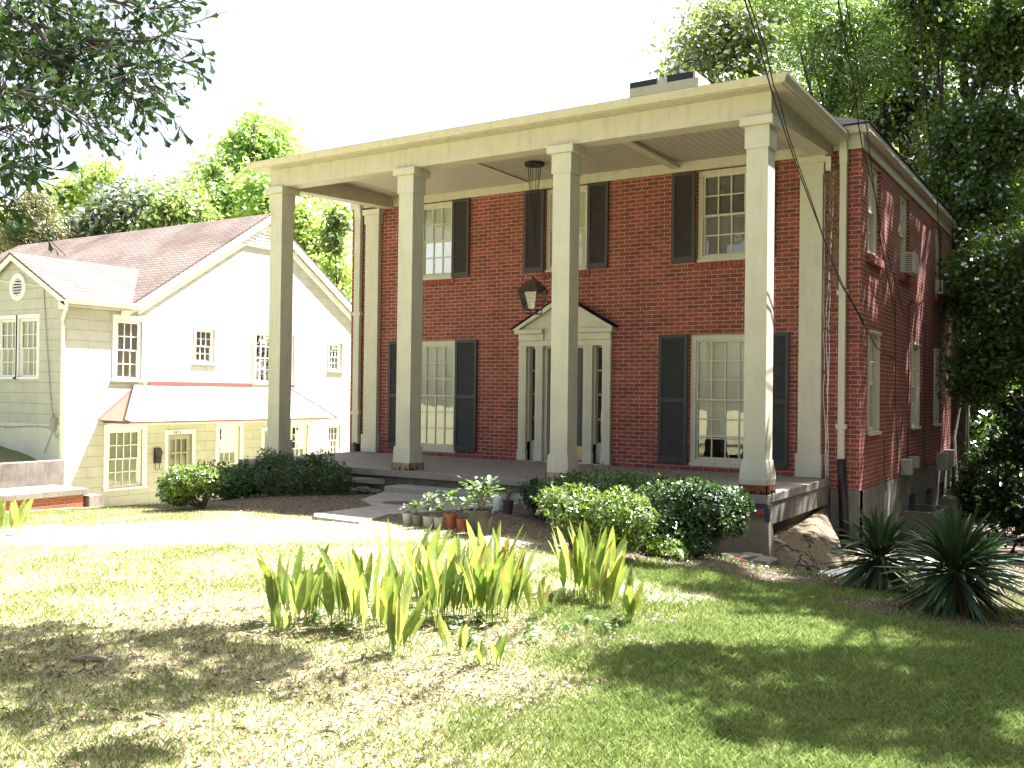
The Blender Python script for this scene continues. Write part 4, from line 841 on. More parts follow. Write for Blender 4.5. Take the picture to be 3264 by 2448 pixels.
ML_cedar = leafmat('cedar_spray', (.16, .165, .085), (.27, .25, .14), .35)
ML_oak = leafmat('oak_leaf', (.06, .10, .03), (.16, .22, .07), .4, gloss=.1)
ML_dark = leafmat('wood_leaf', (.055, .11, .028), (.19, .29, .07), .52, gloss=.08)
ML_wat = leafmat('water_oak_leaf', (.025, .055, .032), (.09, .15, .05), .22, gloss=.02, grough=.5)
ML_oakl = leafmat('pale_oak_leaf', (.12, .165, .06), (.30, .35, .15), .45, trc=1.3, gloss=.1)
ML_fine = leafmat('fine_bright_leaf', (.10, .18, .045), (.24, .35, .10), .5, trc=1.4)
ML_und = leafmat('understorey_leaf', (.018, .04, .012), (.05, .085, .022), .3, gloss=.04)  # leaf colour darkened in place of canopy shade over the bushes
ML_pine = leafmat('pine_needles', (.03, .045, .018), (.08, .075, .04), .2)
def PXB(u, v, d, ru, rv, rd=None):                      # ellipsoid centred at a photo pixel and depth, radii in pixels
    p = at(u, v, d); return (p[0], p[1], p[2], ru * d / FPX, (rd or ru) * d / FPX, rv * d / FPX)
def under(b): p = b[0]; return (p[0], p[1], g1(p[0], p[1]) - .15)
rg = RG
# --- trees beyond the neighbour's roof
bl = [PXB(800, 520, 44, 90, 120), PXB(860, 470, 44, 80, 90), PXB(740, 640, 43, 120, 90), PXB(880, 640, 42, 130, 110), PXB(660, 700, 42, 80, 60), PXB(830, 420, 44, 50, 50), PXB(960, 620, 41, 70, 90), PXB(700, 560, 43, 50, 50)]
tree('sweetgum_tree', 'tallest bright green tree rising behind the peak of the pink shingle roof', under(bl), bl, 22000, .26, ML_bright, rg, 'quad', .35, 420, .38)
bl = [PXB(1000, 800, 38, 80, 130), PXB(960, 720, 38, 55, 80), PXB(1060, 920, 37, 70, 110), PXB(1000, 950, 37, 90, 90)]
tree('yellow_green_tree', 'yellow-green tree in the gap between the two houses', under(bl), bl, 15000, .22, ML_yellow, rg, 'quad', .22, 260, .3)
bl = [PXB(1078, 700, 36, 22, 40), PXB(1060, 770, 36, 26, 40)]
tree('slim_tree', 'slim small-leaved sapling against the white sky beside the brick wall', under(bl), bl, 1600, .2, ML_mid, rg, 'quad', .08, 40, .22, nl=8)
bl = [PXB(420, 680, 40, 110, 90), PXB(340, 730, 40, 100, 70), PXB(490, 700, 40, 70, 80), PXB(270, 760, 40, 70, 50)]
tree('magnolia_tree', 'dark glossy magnolia behind the middle of the pink roof', under(bl), bl, 18000, .24, ML_mag, rg, 'oval', .3, 300, .32)
bl = [PXB(580, 690, 39, 90, 60), PXB(520, 640, 41, 60, 40), PXB(620, 650, 41, 60, 60), PXB(480, 760, 39, 60, 30)]
tree('hackberry_tree', 'olive green bushy tree between the magnolia and the tallest tree', under(bl), bl, 13000, .22, ML_mid, rg, 'quad', .2, 200, .3)
bl = [PXB(300, 590, 46, 30, 50), PXB(350, 570, 46, 35, 40), PXB(240, 620, 46, 50, 30), PXB(210, 650, 46, 50, 40), PXB(290, 530, 46, 14, 20)]
tree('wispy_tree', 'thin wispy pale tree standing above the magnolia', under(bl), bl, 4200, .26, ML_yellow, rg, 'quad', .14, 80, .32, nl=18)
bl = [PXB(110, 700, 38, 60, 90), PXB(95, 760, 38, 80, 60), PXB(120, 640, 38, 26, 50), PXB(170, 760, 38, 50, 50)]
tree('cedar_tree', 'brownish cedar at the far left above the pink roof', under(bl), bl, 14000, .17, ML_cedar, rg, 'lance', .2, 240, .24)
bl = [PXB(20, 740, 42, 50, 40), PXB(-60, 780, 42, 90, 80), PXB(10, 820, 42, 40, 60), PXB(60, 700, 44, 60, 40)]
tree('ash_tree', 'yellow-green tree at the left edge behind the cedar', under(bl), bl, 9000, .22, ML_yellow, rg, 'quad', .2, 160, .3)
bl = [PXB(1893, 345, 48, 26, 30), PXB(1880, 470, 48, 120, 100), PXB(1800, 560, 48, 140, 100)]
tree('hidden_tree', 'tree whose small tip pokes up over the porch gutter left of the chimney', under(bl), bl, 3500, .24, ML_bright, rg, 'quad', .25, 70, .3)
# --- the wood to the right and behind the brick house
def wood(label, bl, n, size, m, shape='quad', rad=.25, clump=300, csd=.35, nl=16, name='woodland_tree', up=.35, bark=None, shell=.45, base=None):
    return tree(name, label, base or under(bl), bl, n, size, m, rg, shape, rad, clump, csd, shell, bark, nl, 'trees of the wood behind the brick house', up)
wood('oak with pale lit leaves directly behind the white chimney', [PXB(2230, 210, 30, 130, 110), PXB(2330, 90, 30, 150, 110), PXB(2420, 230, 30, 120, 120), PXB(2200, 300, 29, 110, 60), PXB(2480, 60, 31, 130, 90), PXB(2300, 330, 29, 150, 60)], 17000, .17, ML_oakl, 'oval', .28, 300, .3, 22)
wood('fine-leaved bright tree over the porch corner', [PXB(2620, 120, 25, 130, 130), PXB(2680, 280, 25, 110, 90), PXB(2760, 60, 25, 130, 110), PXB(2600, 370, 25, 90, 50), PXB(2790, 230, 24, 90, 100), PXB(2520, -40, 25, 120, 70)], 26000, .13, ML_fine, 'lance', .24, 420, .26, 18, up=.6)
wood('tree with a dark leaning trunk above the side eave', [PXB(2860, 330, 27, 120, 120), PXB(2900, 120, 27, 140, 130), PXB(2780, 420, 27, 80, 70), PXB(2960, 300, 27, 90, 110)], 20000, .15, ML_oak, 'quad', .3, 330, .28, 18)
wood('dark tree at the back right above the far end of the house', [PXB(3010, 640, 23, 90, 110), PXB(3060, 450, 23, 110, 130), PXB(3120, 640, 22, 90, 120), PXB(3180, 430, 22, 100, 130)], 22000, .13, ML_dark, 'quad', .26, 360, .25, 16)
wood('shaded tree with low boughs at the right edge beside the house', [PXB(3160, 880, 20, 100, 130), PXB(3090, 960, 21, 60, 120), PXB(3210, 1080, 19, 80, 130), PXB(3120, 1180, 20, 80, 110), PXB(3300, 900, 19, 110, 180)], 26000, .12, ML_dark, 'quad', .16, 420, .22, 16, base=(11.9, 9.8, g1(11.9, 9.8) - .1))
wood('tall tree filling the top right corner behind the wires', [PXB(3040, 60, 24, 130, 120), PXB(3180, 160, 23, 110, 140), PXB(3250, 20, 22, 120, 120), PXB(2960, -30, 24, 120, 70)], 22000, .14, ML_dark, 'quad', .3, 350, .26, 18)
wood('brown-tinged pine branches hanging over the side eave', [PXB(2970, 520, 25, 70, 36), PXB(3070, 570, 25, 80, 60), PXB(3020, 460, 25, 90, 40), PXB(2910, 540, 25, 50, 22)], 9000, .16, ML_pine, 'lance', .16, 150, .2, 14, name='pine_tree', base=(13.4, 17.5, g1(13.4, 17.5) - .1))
for nm_, lims in (('tall tree filling', [([(3460, 700, 19.), (3300, 450, 19.6), (3170, 315, 20.1), (3060, 195, 20.6), (2960, 60, 21.2), (2900, -80, 22)], .12), ([(3300, 450, 19.6), (3240, 300, 20), (3210, 120, 20.6), (3190, -60, 21)], .08), ([(3400, 600, 19.2), (3200, 505, 20), (3060, 430, 21), (2960, 380, 22)], .06), ([(3300, 220, 20.), (3190, 90, 20.6), (3060, 20, 21.2), (2980, 10, 22.)], .06)]),
                  ('tree with a dark leaning trunk', [([(2935, 640, 26.5), (2917, 543, 26.5), (2899, 464, 26.5), (2870, 390, 26.5), (2850, 300, 26.6), (2845, 180, 26.8)], .17), ([(2952, 640, 27), (2948, 500, 27), (2950, 400, 27), (2962, 290, 27.2)], .09), ([(2870, 390, 26.5), (2800, 330, 26), (2760, 270, 25.8)], .05)])):
    t_ = [o for o in bpy.data.objects if o.get('label', '').startswith(nm_)][0]
    for pts_, r_ in lims: k = MB(); n_ = len(pts_); k.tube([at(q[0], q[1], q[2] + (2.6 if nm_[0] == 't' and nm_[1] == 'a' else 0.)) for q in pts_], list(np.linspace(r_ * .8, r_ * .35, n_)), 8); k.build('limb', M_barkd, t_, smooth=True)
# deeper ranks close the view
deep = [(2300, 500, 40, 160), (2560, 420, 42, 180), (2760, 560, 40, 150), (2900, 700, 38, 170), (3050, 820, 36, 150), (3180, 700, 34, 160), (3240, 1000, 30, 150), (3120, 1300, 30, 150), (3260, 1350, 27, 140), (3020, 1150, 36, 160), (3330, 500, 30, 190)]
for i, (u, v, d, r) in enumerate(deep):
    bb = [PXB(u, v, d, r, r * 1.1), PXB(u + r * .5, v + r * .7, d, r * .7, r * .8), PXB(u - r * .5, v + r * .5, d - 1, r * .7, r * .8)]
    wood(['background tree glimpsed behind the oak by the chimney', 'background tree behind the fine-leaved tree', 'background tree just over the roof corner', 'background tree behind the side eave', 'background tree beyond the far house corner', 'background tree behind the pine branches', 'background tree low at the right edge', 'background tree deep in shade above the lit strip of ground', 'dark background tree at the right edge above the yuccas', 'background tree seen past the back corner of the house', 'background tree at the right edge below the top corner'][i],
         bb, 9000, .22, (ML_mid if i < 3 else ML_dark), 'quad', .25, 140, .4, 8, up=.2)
# undergrowth on the slope behind the house
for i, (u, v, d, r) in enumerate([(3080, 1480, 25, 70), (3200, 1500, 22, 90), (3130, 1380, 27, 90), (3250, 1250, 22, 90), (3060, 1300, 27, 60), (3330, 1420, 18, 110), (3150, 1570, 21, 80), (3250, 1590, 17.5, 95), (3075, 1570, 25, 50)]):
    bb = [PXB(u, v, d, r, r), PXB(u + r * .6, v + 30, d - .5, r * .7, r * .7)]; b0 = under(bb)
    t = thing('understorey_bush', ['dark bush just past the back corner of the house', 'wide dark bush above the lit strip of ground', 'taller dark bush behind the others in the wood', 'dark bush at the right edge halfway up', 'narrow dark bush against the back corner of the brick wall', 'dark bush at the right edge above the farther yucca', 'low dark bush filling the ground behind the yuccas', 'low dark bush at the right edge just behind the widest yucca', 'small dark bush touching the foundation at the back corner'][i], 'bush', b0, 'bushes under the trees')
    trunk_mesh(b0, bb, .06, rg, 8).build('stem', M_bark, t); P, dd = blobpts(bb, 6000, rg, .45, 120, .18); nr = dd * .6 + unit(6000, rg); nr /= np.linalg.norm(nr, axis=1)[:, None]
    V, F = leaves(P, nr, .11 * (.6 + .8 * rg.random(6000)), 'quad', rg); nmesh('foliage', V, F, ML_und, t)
# --- trees right of the picture: canopies over side wall and lawn, more added to block sky
def shade(P, s): return np.asarray(P) + s * np.array([.30, .50, 1.0])
def sblob(u, v, s, ru, rv, rz=.6):
    p = G(u, v); q = shade(p, s); dpt = (p - CAM) @ FWD; return (q[0], q[1], q[2], ru * dpt / FPX, rv, rz)
SW = []
for wy, wz, s_ in ((3.6, 3.6, 6.5), (4.6, 1.5, 7.6), (5.4, 4.2, 6.2), (6.4, 2.4, 7.4), (7.6, 4., 6.6), (8.4, 1.4, 8.2), (9.6, 3.4, 7.), (10.6, 1.8, 8.), (11.6, 4., 6.8), (12.2, 2.2, 7.6), (4.2, -.4, 9.), (6.6, -.2, 9.2), (9.4, -.6, 9.6), (11.6, 0, 9.)):
    q = shade((XR, wy, wz), s_); SW.append((q[0], q[1], q[2], 1.0, 1.1, .9))
tree('shade_tree', 'tree right of the house whose boughs overhang the side wall', (15.0, 8.0, g1(15.0, 8.0) - .1), SW, 20000, .15, ML_dark, rg, 'quad', .3, 200, .17, bark=M_bark, nl=14)
for i, (tx_, ty_, lab) in enumerate(((15.6, 3.2, 'unseen tree added to block sky, level with the porch'), (16.6, -1.2, 'unseen tree added to block sky, level with the hedge'), (17.8, -5.6, 'unseen tree added to block sky, level with the flower bed'), (19., -10.5, 'unseen tree added to block sky, level with the viewpoint'), (16.2, 7.2, 'unseen tree added to block sky, halfway along the side wall'), (15.6, 11.4, 'unseen tree added to block sky, level with the back of the house'), (14.6, 15.6, 'unseen tree added to block sky, behind the back corner'))):
    zt_ = g1(tx_, ty_); tree('sky_block_tree', lab, (tx_, ty_, zt_ - .1), [(tx_, ty_, zt_ + 2., 1.9, 2.6, 2.0), (tx_ + .2, ty_ + .3, zt_ + 5., 2.0, 2.6, 2.2), (tx_ + .6, ty_, zt_ + 8., 1.9, 2.5, 2.0), (tx_ + 1., ty_, zt_ + 10.5, 1.8, 2.3, 1.8)], 22000, .32, ML_dark, rg, 'quad', .2, 200, .35, nl=10, group='unseen trees added right of the house to block sky light')  # unseen trees added so less sky light reaches the side wall
SR = [sblob(u, v, s_, ru, rv, .35) for u, v, s_, ru, rv in ((2300, 1890, 8.4, 160, .19), (2540, 1930, 8.6, 190, .23), (2780, 1975, 8.4, 190, .23), (3020, 2020, 8.5, 200, .26), (3220, 2070, 8.2, 150, .26),
   (2130, 2030, 8., 100, .09), (2330, 2090, 8.2, 170, .15), (2560, 2150, 8.3, 170, .15), (2950, 2150, 8.1, 150, .12), (3180, 2200, 8.2, 130, .17), (2010, 2190, 7.8, 90, .08), (2220, 2190, 8.1, 150, .12), (2480, 2240, 8.2, 190, .14), (2760, 2280, 8.3, 180, .12), (3070, 2300, 8.2, 150, .10),
   (2330, 2330, 8.1, 150, .085), (2170, 2390, 7.9, 100, .06), (2480, 2410, 8., 150, .065), (2740, 2380, 8.2, 140, .075), (3130, 2410, 8.2, 150, .075), (2360, 1770, 9., 100, .28), (2420, 2150, 8.2, 150, .12), (2650, 2200, 8.2, 150, .11), (2860, 2210, 8.2, 140, .10), (2120, 2120, 8., 90, .08), (2620, 2380, 8.1, 130, .07), (2900, 2370, 8.1, 140, .07), (2300, 2250, 8., 110, .08))]
SR += [(q[0], q[1], q[2], .75, .7, .5) for q in (shade((10.6, -2.7, -.2), 9.), shade((11.4, -3.7, -.2), 8.6), shade((11.6, -2.9, -.2), 8.9), shade((10.9, -3.4, -.3), 8.7), shade((8.7, -2.3, .1), 9.), shade((11.9, -3.3, -.2), 8.7), shade((8.9, .9, -.5), 9.4), shade((9., -.5, -.6), 9.), shade((9.6, -1.6, -.6), 9.), shade((10.35, -2.3, -.1), 8.8), shade((10.0, -2.7, -.2), 8.8), shade((10.75, -3.0, .1), 8.6), shade((10.4, -1.7, 0), 8.8), shade((11.2, -3.2, 0), 8.8), shade((11., -2.2, 0), 9.), shade((10, -1, -.4), 9.3), shade((9.4, .2, -.4), 9.2))]
tree('lawn_shade_tree', 'tall tree right of the lawn casting dappled shade over the grass', (16.2, -1.0, g1(16.2, -1.) - .1), SR + [(15.5, 0, 10, 1.6, 1.6, 1.2)], 34000, .12, ML_oak, rg, 'tuft', .32, 330, .15, bark=M_bark, nl=9, top=11)
# --- water oak on the left: lobed leaves hang into the picture
ob = (3.0, -10.6, g1(3.0, -10.6) - .1)
oak = thing('water_oak', 'large oak at the left whose lobed dark leaves hang into the sky', 'tree', ob)
BR = [[(-420, 40, 6.6), (-100, 20, 6.5), (100, 70, 6.4), (260, 130, 6.3), (390, 215, 6.2), (470, 270, 6.1), (535, 320, 6.0)], [(-420, -160, 7), (0, -100, 6.9), (300, -20, 6.8), (440, 30, 6.7), (520, 25, 6.7), (590, 0, 6.6)],
      [(260, 130, 6.3), (380, 130, 6.4), (480, 130, 6.5), (510, 115, 6.5), (550, 90, 6.6)], [(390, 215, 6.2), (450, 210, 6.2), (520, 190, 6.2), (555, 170, 6.2)], [(-300, 130, 6.4), (-50, 140, 6.3), (120, 160, 6.2), (220, 190, 6.2)], [(-300, 200, 6.3), (-50, 220, 6.2), (80, 230, 6.1)], [(0, -100, 6.9), (150, 20, 6.6), (260, 60, 6.6)], [(-200, 60, 6.7), (0, 90, 6.6), (120, 110, 6.5)], [(-400, 300, 6.1), (-100, 260, 6.0), (60, 290, 5.9), (180, 330, 5.8), (290, 400, 5.7)],
      [(-300, 420, 5.9), (-60, 430, 5.8), (40, 400, 5.7), (110, 430, 5.6)], [(-300, 560, 5.8), (-60, 520, 5.7), (30, 530, 5.6), (100, 540, 5.5)], [(-300, 660, 5.9), (-60, 640, 5.8), (20, 660, 5.7), (70, 650, 5.6)], [(100, 70, 6.4), (200, 200, 6.2), (330, 260, 6.1), (430, 300, 6.)], [(-100, 20, 6.5), (60, 170, 6.3), (150, 250, 6.1), (240, 300, 6.)], [(0, -100, 6.9), (200, 60, 6.6), (300, 90, 6.5), (420, 100, 6.5)]]
tw = MB(); LP = []; LA = []
tr_top = np.array([3.3, -10.3, 4.6])
tw.tube([ob, (3.1, -10.5, 1.5), (3.2, -10.4, 3.2), tr_top, (3.6, -10.0, 6.2), (4.2, -9.4, 8.0)], [.34, .27, .24, .2, .15, .07], 12)
for b in BR:
    pts = [at(*q) for q in b]; n = len(pts)
    if b[0][0] < -50: tw.tube([tr_top + np.array([0, 0, .4 * RG.random()]), .5 * (tr_top + pts[0]) + np.array([0, 0, .2]), pts[0]], [.09, .05, .022], 7)
    tw.tube(pts, list(np.linspace(.02, .004, n)), 6)
    for p, q in zip(pts, pts[1:]):
        L_ = np.linalg.norm(np.array(q) - p)
        for _ in range(int(L_ * 44)):                    # short side twigs with a whorl of leaves
            t0 = RG.random(); a = np.array(p) + (np.array(q) - p) * t0; dr = unit(1, RG)[0] * np.array([1, 1, .8]) + .5 * (np.array(q) - p) / L_ + np.array([0, 0, -.25]); dr /= np.linalg.norm(dr)
            e2 = a + dr * RG.uniform(.08, .42); tw.tube([a, .5 * (a + e2) + unit(1, RG)[0] * .015, e2], [.004, .003, .002], 4)
            for _ in range(RG.integers(4, 8)):
                ax = dr + unit(1, RG)[0] * .9 + np.array([0, 0, -.15]); ax /= np.linalg.norm(ax); s_ = RG.random() ** .5; LP.append(a + (e2 - a) * s_ + ax * .05); LA.append(ax)
tw.build('trunk', M_bark, oak, smooth=True)
LP = np.array(LP); LA = np.array(LA); nr = np.cross(LA, unit(len(LP), RG)); nr /= np.linalg.norm(nr, axis=1)[:, None]; nr[nr[:, 2] < 0] *= -1
V1, F1 = leaves(LP, nr, RG.uniform(.08, .13, len(LP)), 'lobed', RG, axis=LA, curl=.1)
SL = [sblob(250, 2040, 7.6, 420, .22), sblob(650, 2060, 7.8, 260, .22), sblob(200, 2190, 7.6, 330, .2), sblob(520, 2200, 7.8, 300, .13), sblob(820, 2190, 8, 160, .1), sblob(120, 2300, 7.5, 260, .12), sblob(350, 2420, 7.6, 420, .08), sblob(60, 2110, 7.6, 160, .2), sblob(750, 2130, 7.8, 200, .16)]
P, dd = blobpts(SL + [(4, -9.6, 7.5, 1.6, 1.6, 1.), (2.4, -11, 7, 1.5, 1.5, 1.2)], 11000, RG, .5, 260, .14); nr = unit(len(P), RG) + np.array([0, 0, .5]); nr /= np.linalg.norm(nr, axis=1)[:, None]
V2, F2 = leaves(P, nr, RG.uniform(.1, .15, len(P)), 'tuft', RG)
nmesh('crown', V2, F2, ML_oak, oak); nmesh('leafy_bough', V1, F1, ML_wat, oak)
lm = MB()
for b in SL: q = np.array(b[:3]); s0 = np.array([4.2, -9.4, 8.0]); lm.tube([s0, s0 + (q - s0) * .4 + np.array([0, 0, .5]), s0 + (q - s0) * .75 + np.array([0, 0, .35]), q], [.07, .05, .035, .015], 6)
lm.build('limb', M_bark, oak, smooth=True)

# ------------------------------------------------------------------ shrubs
MS_az = leafmat('azalea_leaf', (.10, .17, .03), (.27, .35, .09), .45, gloss=.07)
MS_box = leafmat('clipped_holly_leaf', (.07, .135, .04), (.15, .25, .08), .38, gloss=.03)
MS_nan = leafmat('nandina_leaf', (.045, .09, .03), (.12, .19, .065), .35, gloss=.03)
MS_dk = leafmat('camellia_leaf', (.03, .065, .02), (.085, .15, .045), .3, gloss=.025, grough=.45)
def shrub(name, label, blobs, n, size, mat, base=None, shape='oval', stems=7, rosette=6, group=None, shell=.22):
    base = base or (blobs[0][0], blobs[0][1], g1(blobs[0][0], blobs[0][1]) - .03); t = thing(name, label, 'shrub', base, group)
    m = n // rosette; P, d = blobpts(blobs, m, rg, shell); lump = (.16 * (vnoise(P[:, 0] + P[:, 2], P[:, 1] - P[:, 2], .17, 9) - .5) + .10 * (rg.random(m) < .05) * rg.random(m))[:, None]; P = P + d * lump
    g_ = gz(P[:, 0], P[:, 1]); keep = P[:, 2] > g_ + .04; P = P[keep]; d = d[keep]; m = len(P)
    ax = d + np.array([0, 0, .55]) + unit(m, rg) * .35; ax /= np.linalg.norm(ax, axis=1)[:, None]
    P = np.repeat(P, rosette, 0); A = np.repeat(ax, rosette, 0); la = A * .55 + unit(len(P), rg) * .8; la /= np.linalg.norm(la, axis=1)[:, None]
    nr = A - la * np.sum(A * la, 1)[:, None] + unit(len(P), rg) * .2; nr /= np.linalg.norm(nr, axis=1)[:, None]; sz = size * (.6 + .7 * rg.random(len(P)))
    V, F = leaves(P + la * sz[:, None] * .5, nr, sz, shape, rg, axis=la, curl=.1); nmesh('foliage', V, F, mat, t)
    mb = MB()
    for _ in range(stems * 3):
        b = blobs[rg.integers(0, len(blobs))]; q = np.array(b[:3]) + unit(1, rg)[0] * np.array(b[3:6]) * .85; q[2] = max(q[2], base[2] + .1); p0 = np.array(base) + np.append(rg.normal(size=2) * .03, 0); mid = p0 + (q - p0) * .5 + rg.normal(size=3) * .05
        mb.tube([p0, mid, q], [.014, .009, .004], 5)
    mb.build('stem', M_barkp, t); return t
# right of the step: the clipped hedge, then lit azalea in front, the glossy right-hand one
def B3(u, v, d, ru, rv, rd): p = at(u, v, d); return (p[0], p[1], p[2], ru * d / FPX, rd, rv * d / FPX)
shrub('clipped_hedge', 'wide flat-topped hedge clipped level in front of the porch between the last two columns', [(7.0, -1.15, -.02, .95, .6, .27), (7.75, -1.2, .0, .75, .62, .28), (6.45, -1.1, -.08, .5, .5, .22)], 21000, .042, MS_box, shape='oval', shell=.15)
shrub('sunlit_azalea', 'pale sunlit azalea at the left front of the hedge', [B3(1850, 1640, 9.85, 105, 80, .34), B3(1970, 1645, 9.55, 110, 80, .34), B3(1785, 1595, 10.0, 50, 50, .25), B3(1930, 1700, 9.55, 110, 50, .28)], 17000, .042, MS_az, stems=9)
shrub('glossy_shrub', 'dark glossy shrub at the right end of the hedge near the rusty column base', [B3(2180, 1640, 10.6, 130, 100, .42), B3(2290, 1630, 10.8, 90, 85, .42), B3(2100, 1680, 10.4, 110, 85, .36), B3(2190, 1740, 10.2, 80, 50, .25)], 19000, .05, MS_dk, stems=9)
shrub('small_holly', 'small dark shrub left of the hedge beside the porch step', [B3(1712, 1575, 12.3, 48, 45, .22)], 4200, .035, MS_dk, stems=4)
shrub('low_sprout', 'bright low sprouting shrub under the glossy shrub', [B3(2140, 1765, 9.9, 55, 25, .14), B3(2080, 1745, 10, 40, 25, .14)], 2600, .045, MS_az, stems=4)
# left of the walk
shrub('sunlit_shrub', 'bright lime sunlit shrub with a forked pale stem left of the walk', [B3(590, 1540, 13.1, 66, 50, .3), B3(655, 1525, 13.0, 44, 36, .26), B3(560, 1575, 13.1, 46, 40, .25)], 9000, .05, MS_az, base=tuple(G(646, 1617)), stems=6)
shrub('low_hedge', 'shaded clipped hedge between the lime shrub and the leftmost column', [B3(740, 1545, 15.0, 75, 60, .45), B3(800, 1530, 15.2, 60, 62, .45), B3(680, 1520, 15.3, 50, 40, .4)], 13000, .045, MS_box, stems=8)
shrub('nandina_shrub', 'large dark feathery nandina hiding the foot of the leftmost column', [B3(900, 1525, 15.0, 80, 75, .5), B3(1000, 1525, 14.8, 85, 62, .5), B3(1070, 1530, 14.6, 50, 45, .35), B3(860, 1470, 15.2, 40, 30, .3), B3(1010, 1465, 15., 40, 22, .3)], 20000, .05, MS_nan, shape='lance', stems=12, rosette=7)

# ------------------------------------------------------------------ aspidistra clumps
MA = leafmat('aspidistra_leaf', (.14, .22, .06), (.42, .46, .20), .5, gloss=.06, grough=.4, tipattr='tip', tipc=(.28, .16, .075), veins=True)
def strap(mb, base, dr, length, width, bend, fold, twist, nseg=9, stalk=.28):
    """one leaf: narrow stalk widening into a pointed blade, keeled along the midrib; returns rows of 3"""
    rows = []; p = np.array(base, float); d = np.array(dr, float); d /= np.linalg.norm(d); h = np.array([dr[0], dr[1], 0.]); hn = np.linalg.norm(h); h = h / hn if hn > 1e-6 else np.array([1., 0, 0])
    for i in range(nseg + 1):
        t = i / nseg; q = max(0, (t - stalk) / (1 - stalk)); wd = .004 if t < stalk * .8 else width * (math.sin(math.pi * min(1, q ** .8 * .92 + .06)) ** .85) * .5 + .003
        if i == nseg: wd = .002
        s = np.cross(d, np.array([0, 0, 1.])) ; sn = np.linalg.norm(s); s = s / sn if sn > .05 else np.array([1., 0, 0]); n = np.cross(s, d)
        c, sn_ = math.cos(twist * (.3 + t)), math.sin(twist * (.3 + t)); s2 = c * s + sn_ * n; n2 = -sn_ * s + c * n
        rows.append((p + s2 * wd + n2 * wd * fold, p.copy(), p - s2 * wd + n2 * wd * fold)); p = p + d * length / nseg; d = d + bend / nseg * (h * 1.0 + np.array([0, 0, -.9]) * (.2 + t)); d /= np.linalg.norm(d)
    return rows
def add_rows(V, F, T, rows, tips, AC=None):
    n = len(V)
    for r, tp in zip(rows, tips): V.extend(r); T.extend([tp, tp * .55, tp])
    if AC is not None: AC.extend([1., 0., -1.] * len(rows))
    for i in range(len(rows) - 1):
        for j in (0, 1): F.append((n + 3 * i + j, n + 3 * i + j + 1, n + 3 * i + 3 + j + 1, n + 3 * i + 3 + j))
def clump(label, u, v, n, hgt, rad, lean=(0, 0), wid=.075, old=.35):
    c = G(u, v); t = thing('aspidistra_clump', label, 'plant', tuple(c), 'aspidistra clumps in the lawn bed'); V, F, T, AC = [], [], [], []
    n = int(n * 1.5); hgt *= .88; wid *= .84; rad *= .85
    for _ in range(n):
        a = rg.uniform(0, 2 * math.pi); rr = rad * math.sqrt(rg.random()); b = np.array([c[0] + rr * math.cos(a), c[1] + rr * math.sin(a), 0]); b[2] = g1(b[0], b[1]) - .01
        tilt = rg.uniform(.02, .20); ta = a + rg.normal() * .7; dr = np.array([math.cos(ta) * tilt + lean[0], math.sin(ta) * tilt + lean[1], 1.]); L_ = hgt * rg.uniform(.55, 1.12)
        rows = strap(None, b, dr, L_, wid * rg.uniform(.7, 1.2) * min(1, L_ / .4 + .3), rg.uniform(.05, .5), rg.uniform(.15, .5), rg.uniform(-1.1, 1.1))
        dead = rg.random(); k = len(rows); t0 = 1.2 if dead > old * 1.3 else (.45 if dead < old * .14 else rg.uniform(.80, .96))
        add_rows(V, F, T, rows, [max(0., min(1., (i / (k - 1) - t0) / .16)) for i in range(k)], AC)
    nmesh('leaf_blades', V, F, MA, t, attrs={'tip': T, 'across': AC}, smooth=True)
CL = [('leftmost dark green aspidistra clump of the bed', 945, 1985, 20, .58, .20, (.0, 0)), ('second aspidistra clump from the left, with one broad pale folded leaf', 1085, 1995, 10, .62, .12, (-.05, 0)), ('narrow front aspidistra clump standing alone on the litter', 1270, 2090, 9, .52, .07, (.12, 0)),
      ('aspidistra clump in the middle left of the bed behind the front one', 1190, 2010, 16, .62, .18, (.05, 0)), ('tall back aspidistra clump with the single long brown-tipped leaf', 1290, 1930, 16, .66, .18, (0, 0)), ('dense central aspidistra clump of upright leaves', 1400, 1985, 24, .62, .17, (0, 0)),
      ('broad aspidistra clump with many yellow leaves right of centre', 1560, 1975, 30, .60, .24, (.03, 0)), ('back aspidistra clump with tall leaf against the bare patch', 1590, 1890, 14, .66, .16, (.0, 0)), ('back middle aspidistra clump behind the dense one', 1440, 1910, 14, .58, .18, (0, 0)),
      ('largest right-hand aspidistra clump in front of the azalea with orange leaves', 1870, 1905, 30, .64, .24, (.0, 0)), ('right-hand aspidistra clump with the bright yellow leaf', 1925, 1940, 12, .60, .12, (.05, 0)), ('small isolated aspidistra at the right end of the bed', 2010, 1995, 7, .46, .05, (.05, 0)),
      ('aspidistra shoots between the broad clump and the right-hand ones', 1715, 1960, 5, .40, .12, (0, 0)), ('aspidistra at the left edge in front of the brick landing', 25, 1705, 9, .62, .2, (.05, 0))]
for c in CL: clump(*c, old=.6 if 'orange' in c[0] or 'yellow' in c[0] else .35)
for lab, u, v in (('short single aspidistra shoot right of the front clump', 1450, 2075), ('row of tiny aspidistra shoots in front of the yellow clump', 1560, 2120), ('tiny aspidistra shoots at the front left of the bed', 880, 2020)):
    clump(lab, u, v, 6, .26, .10, wid=.045, old=.05)
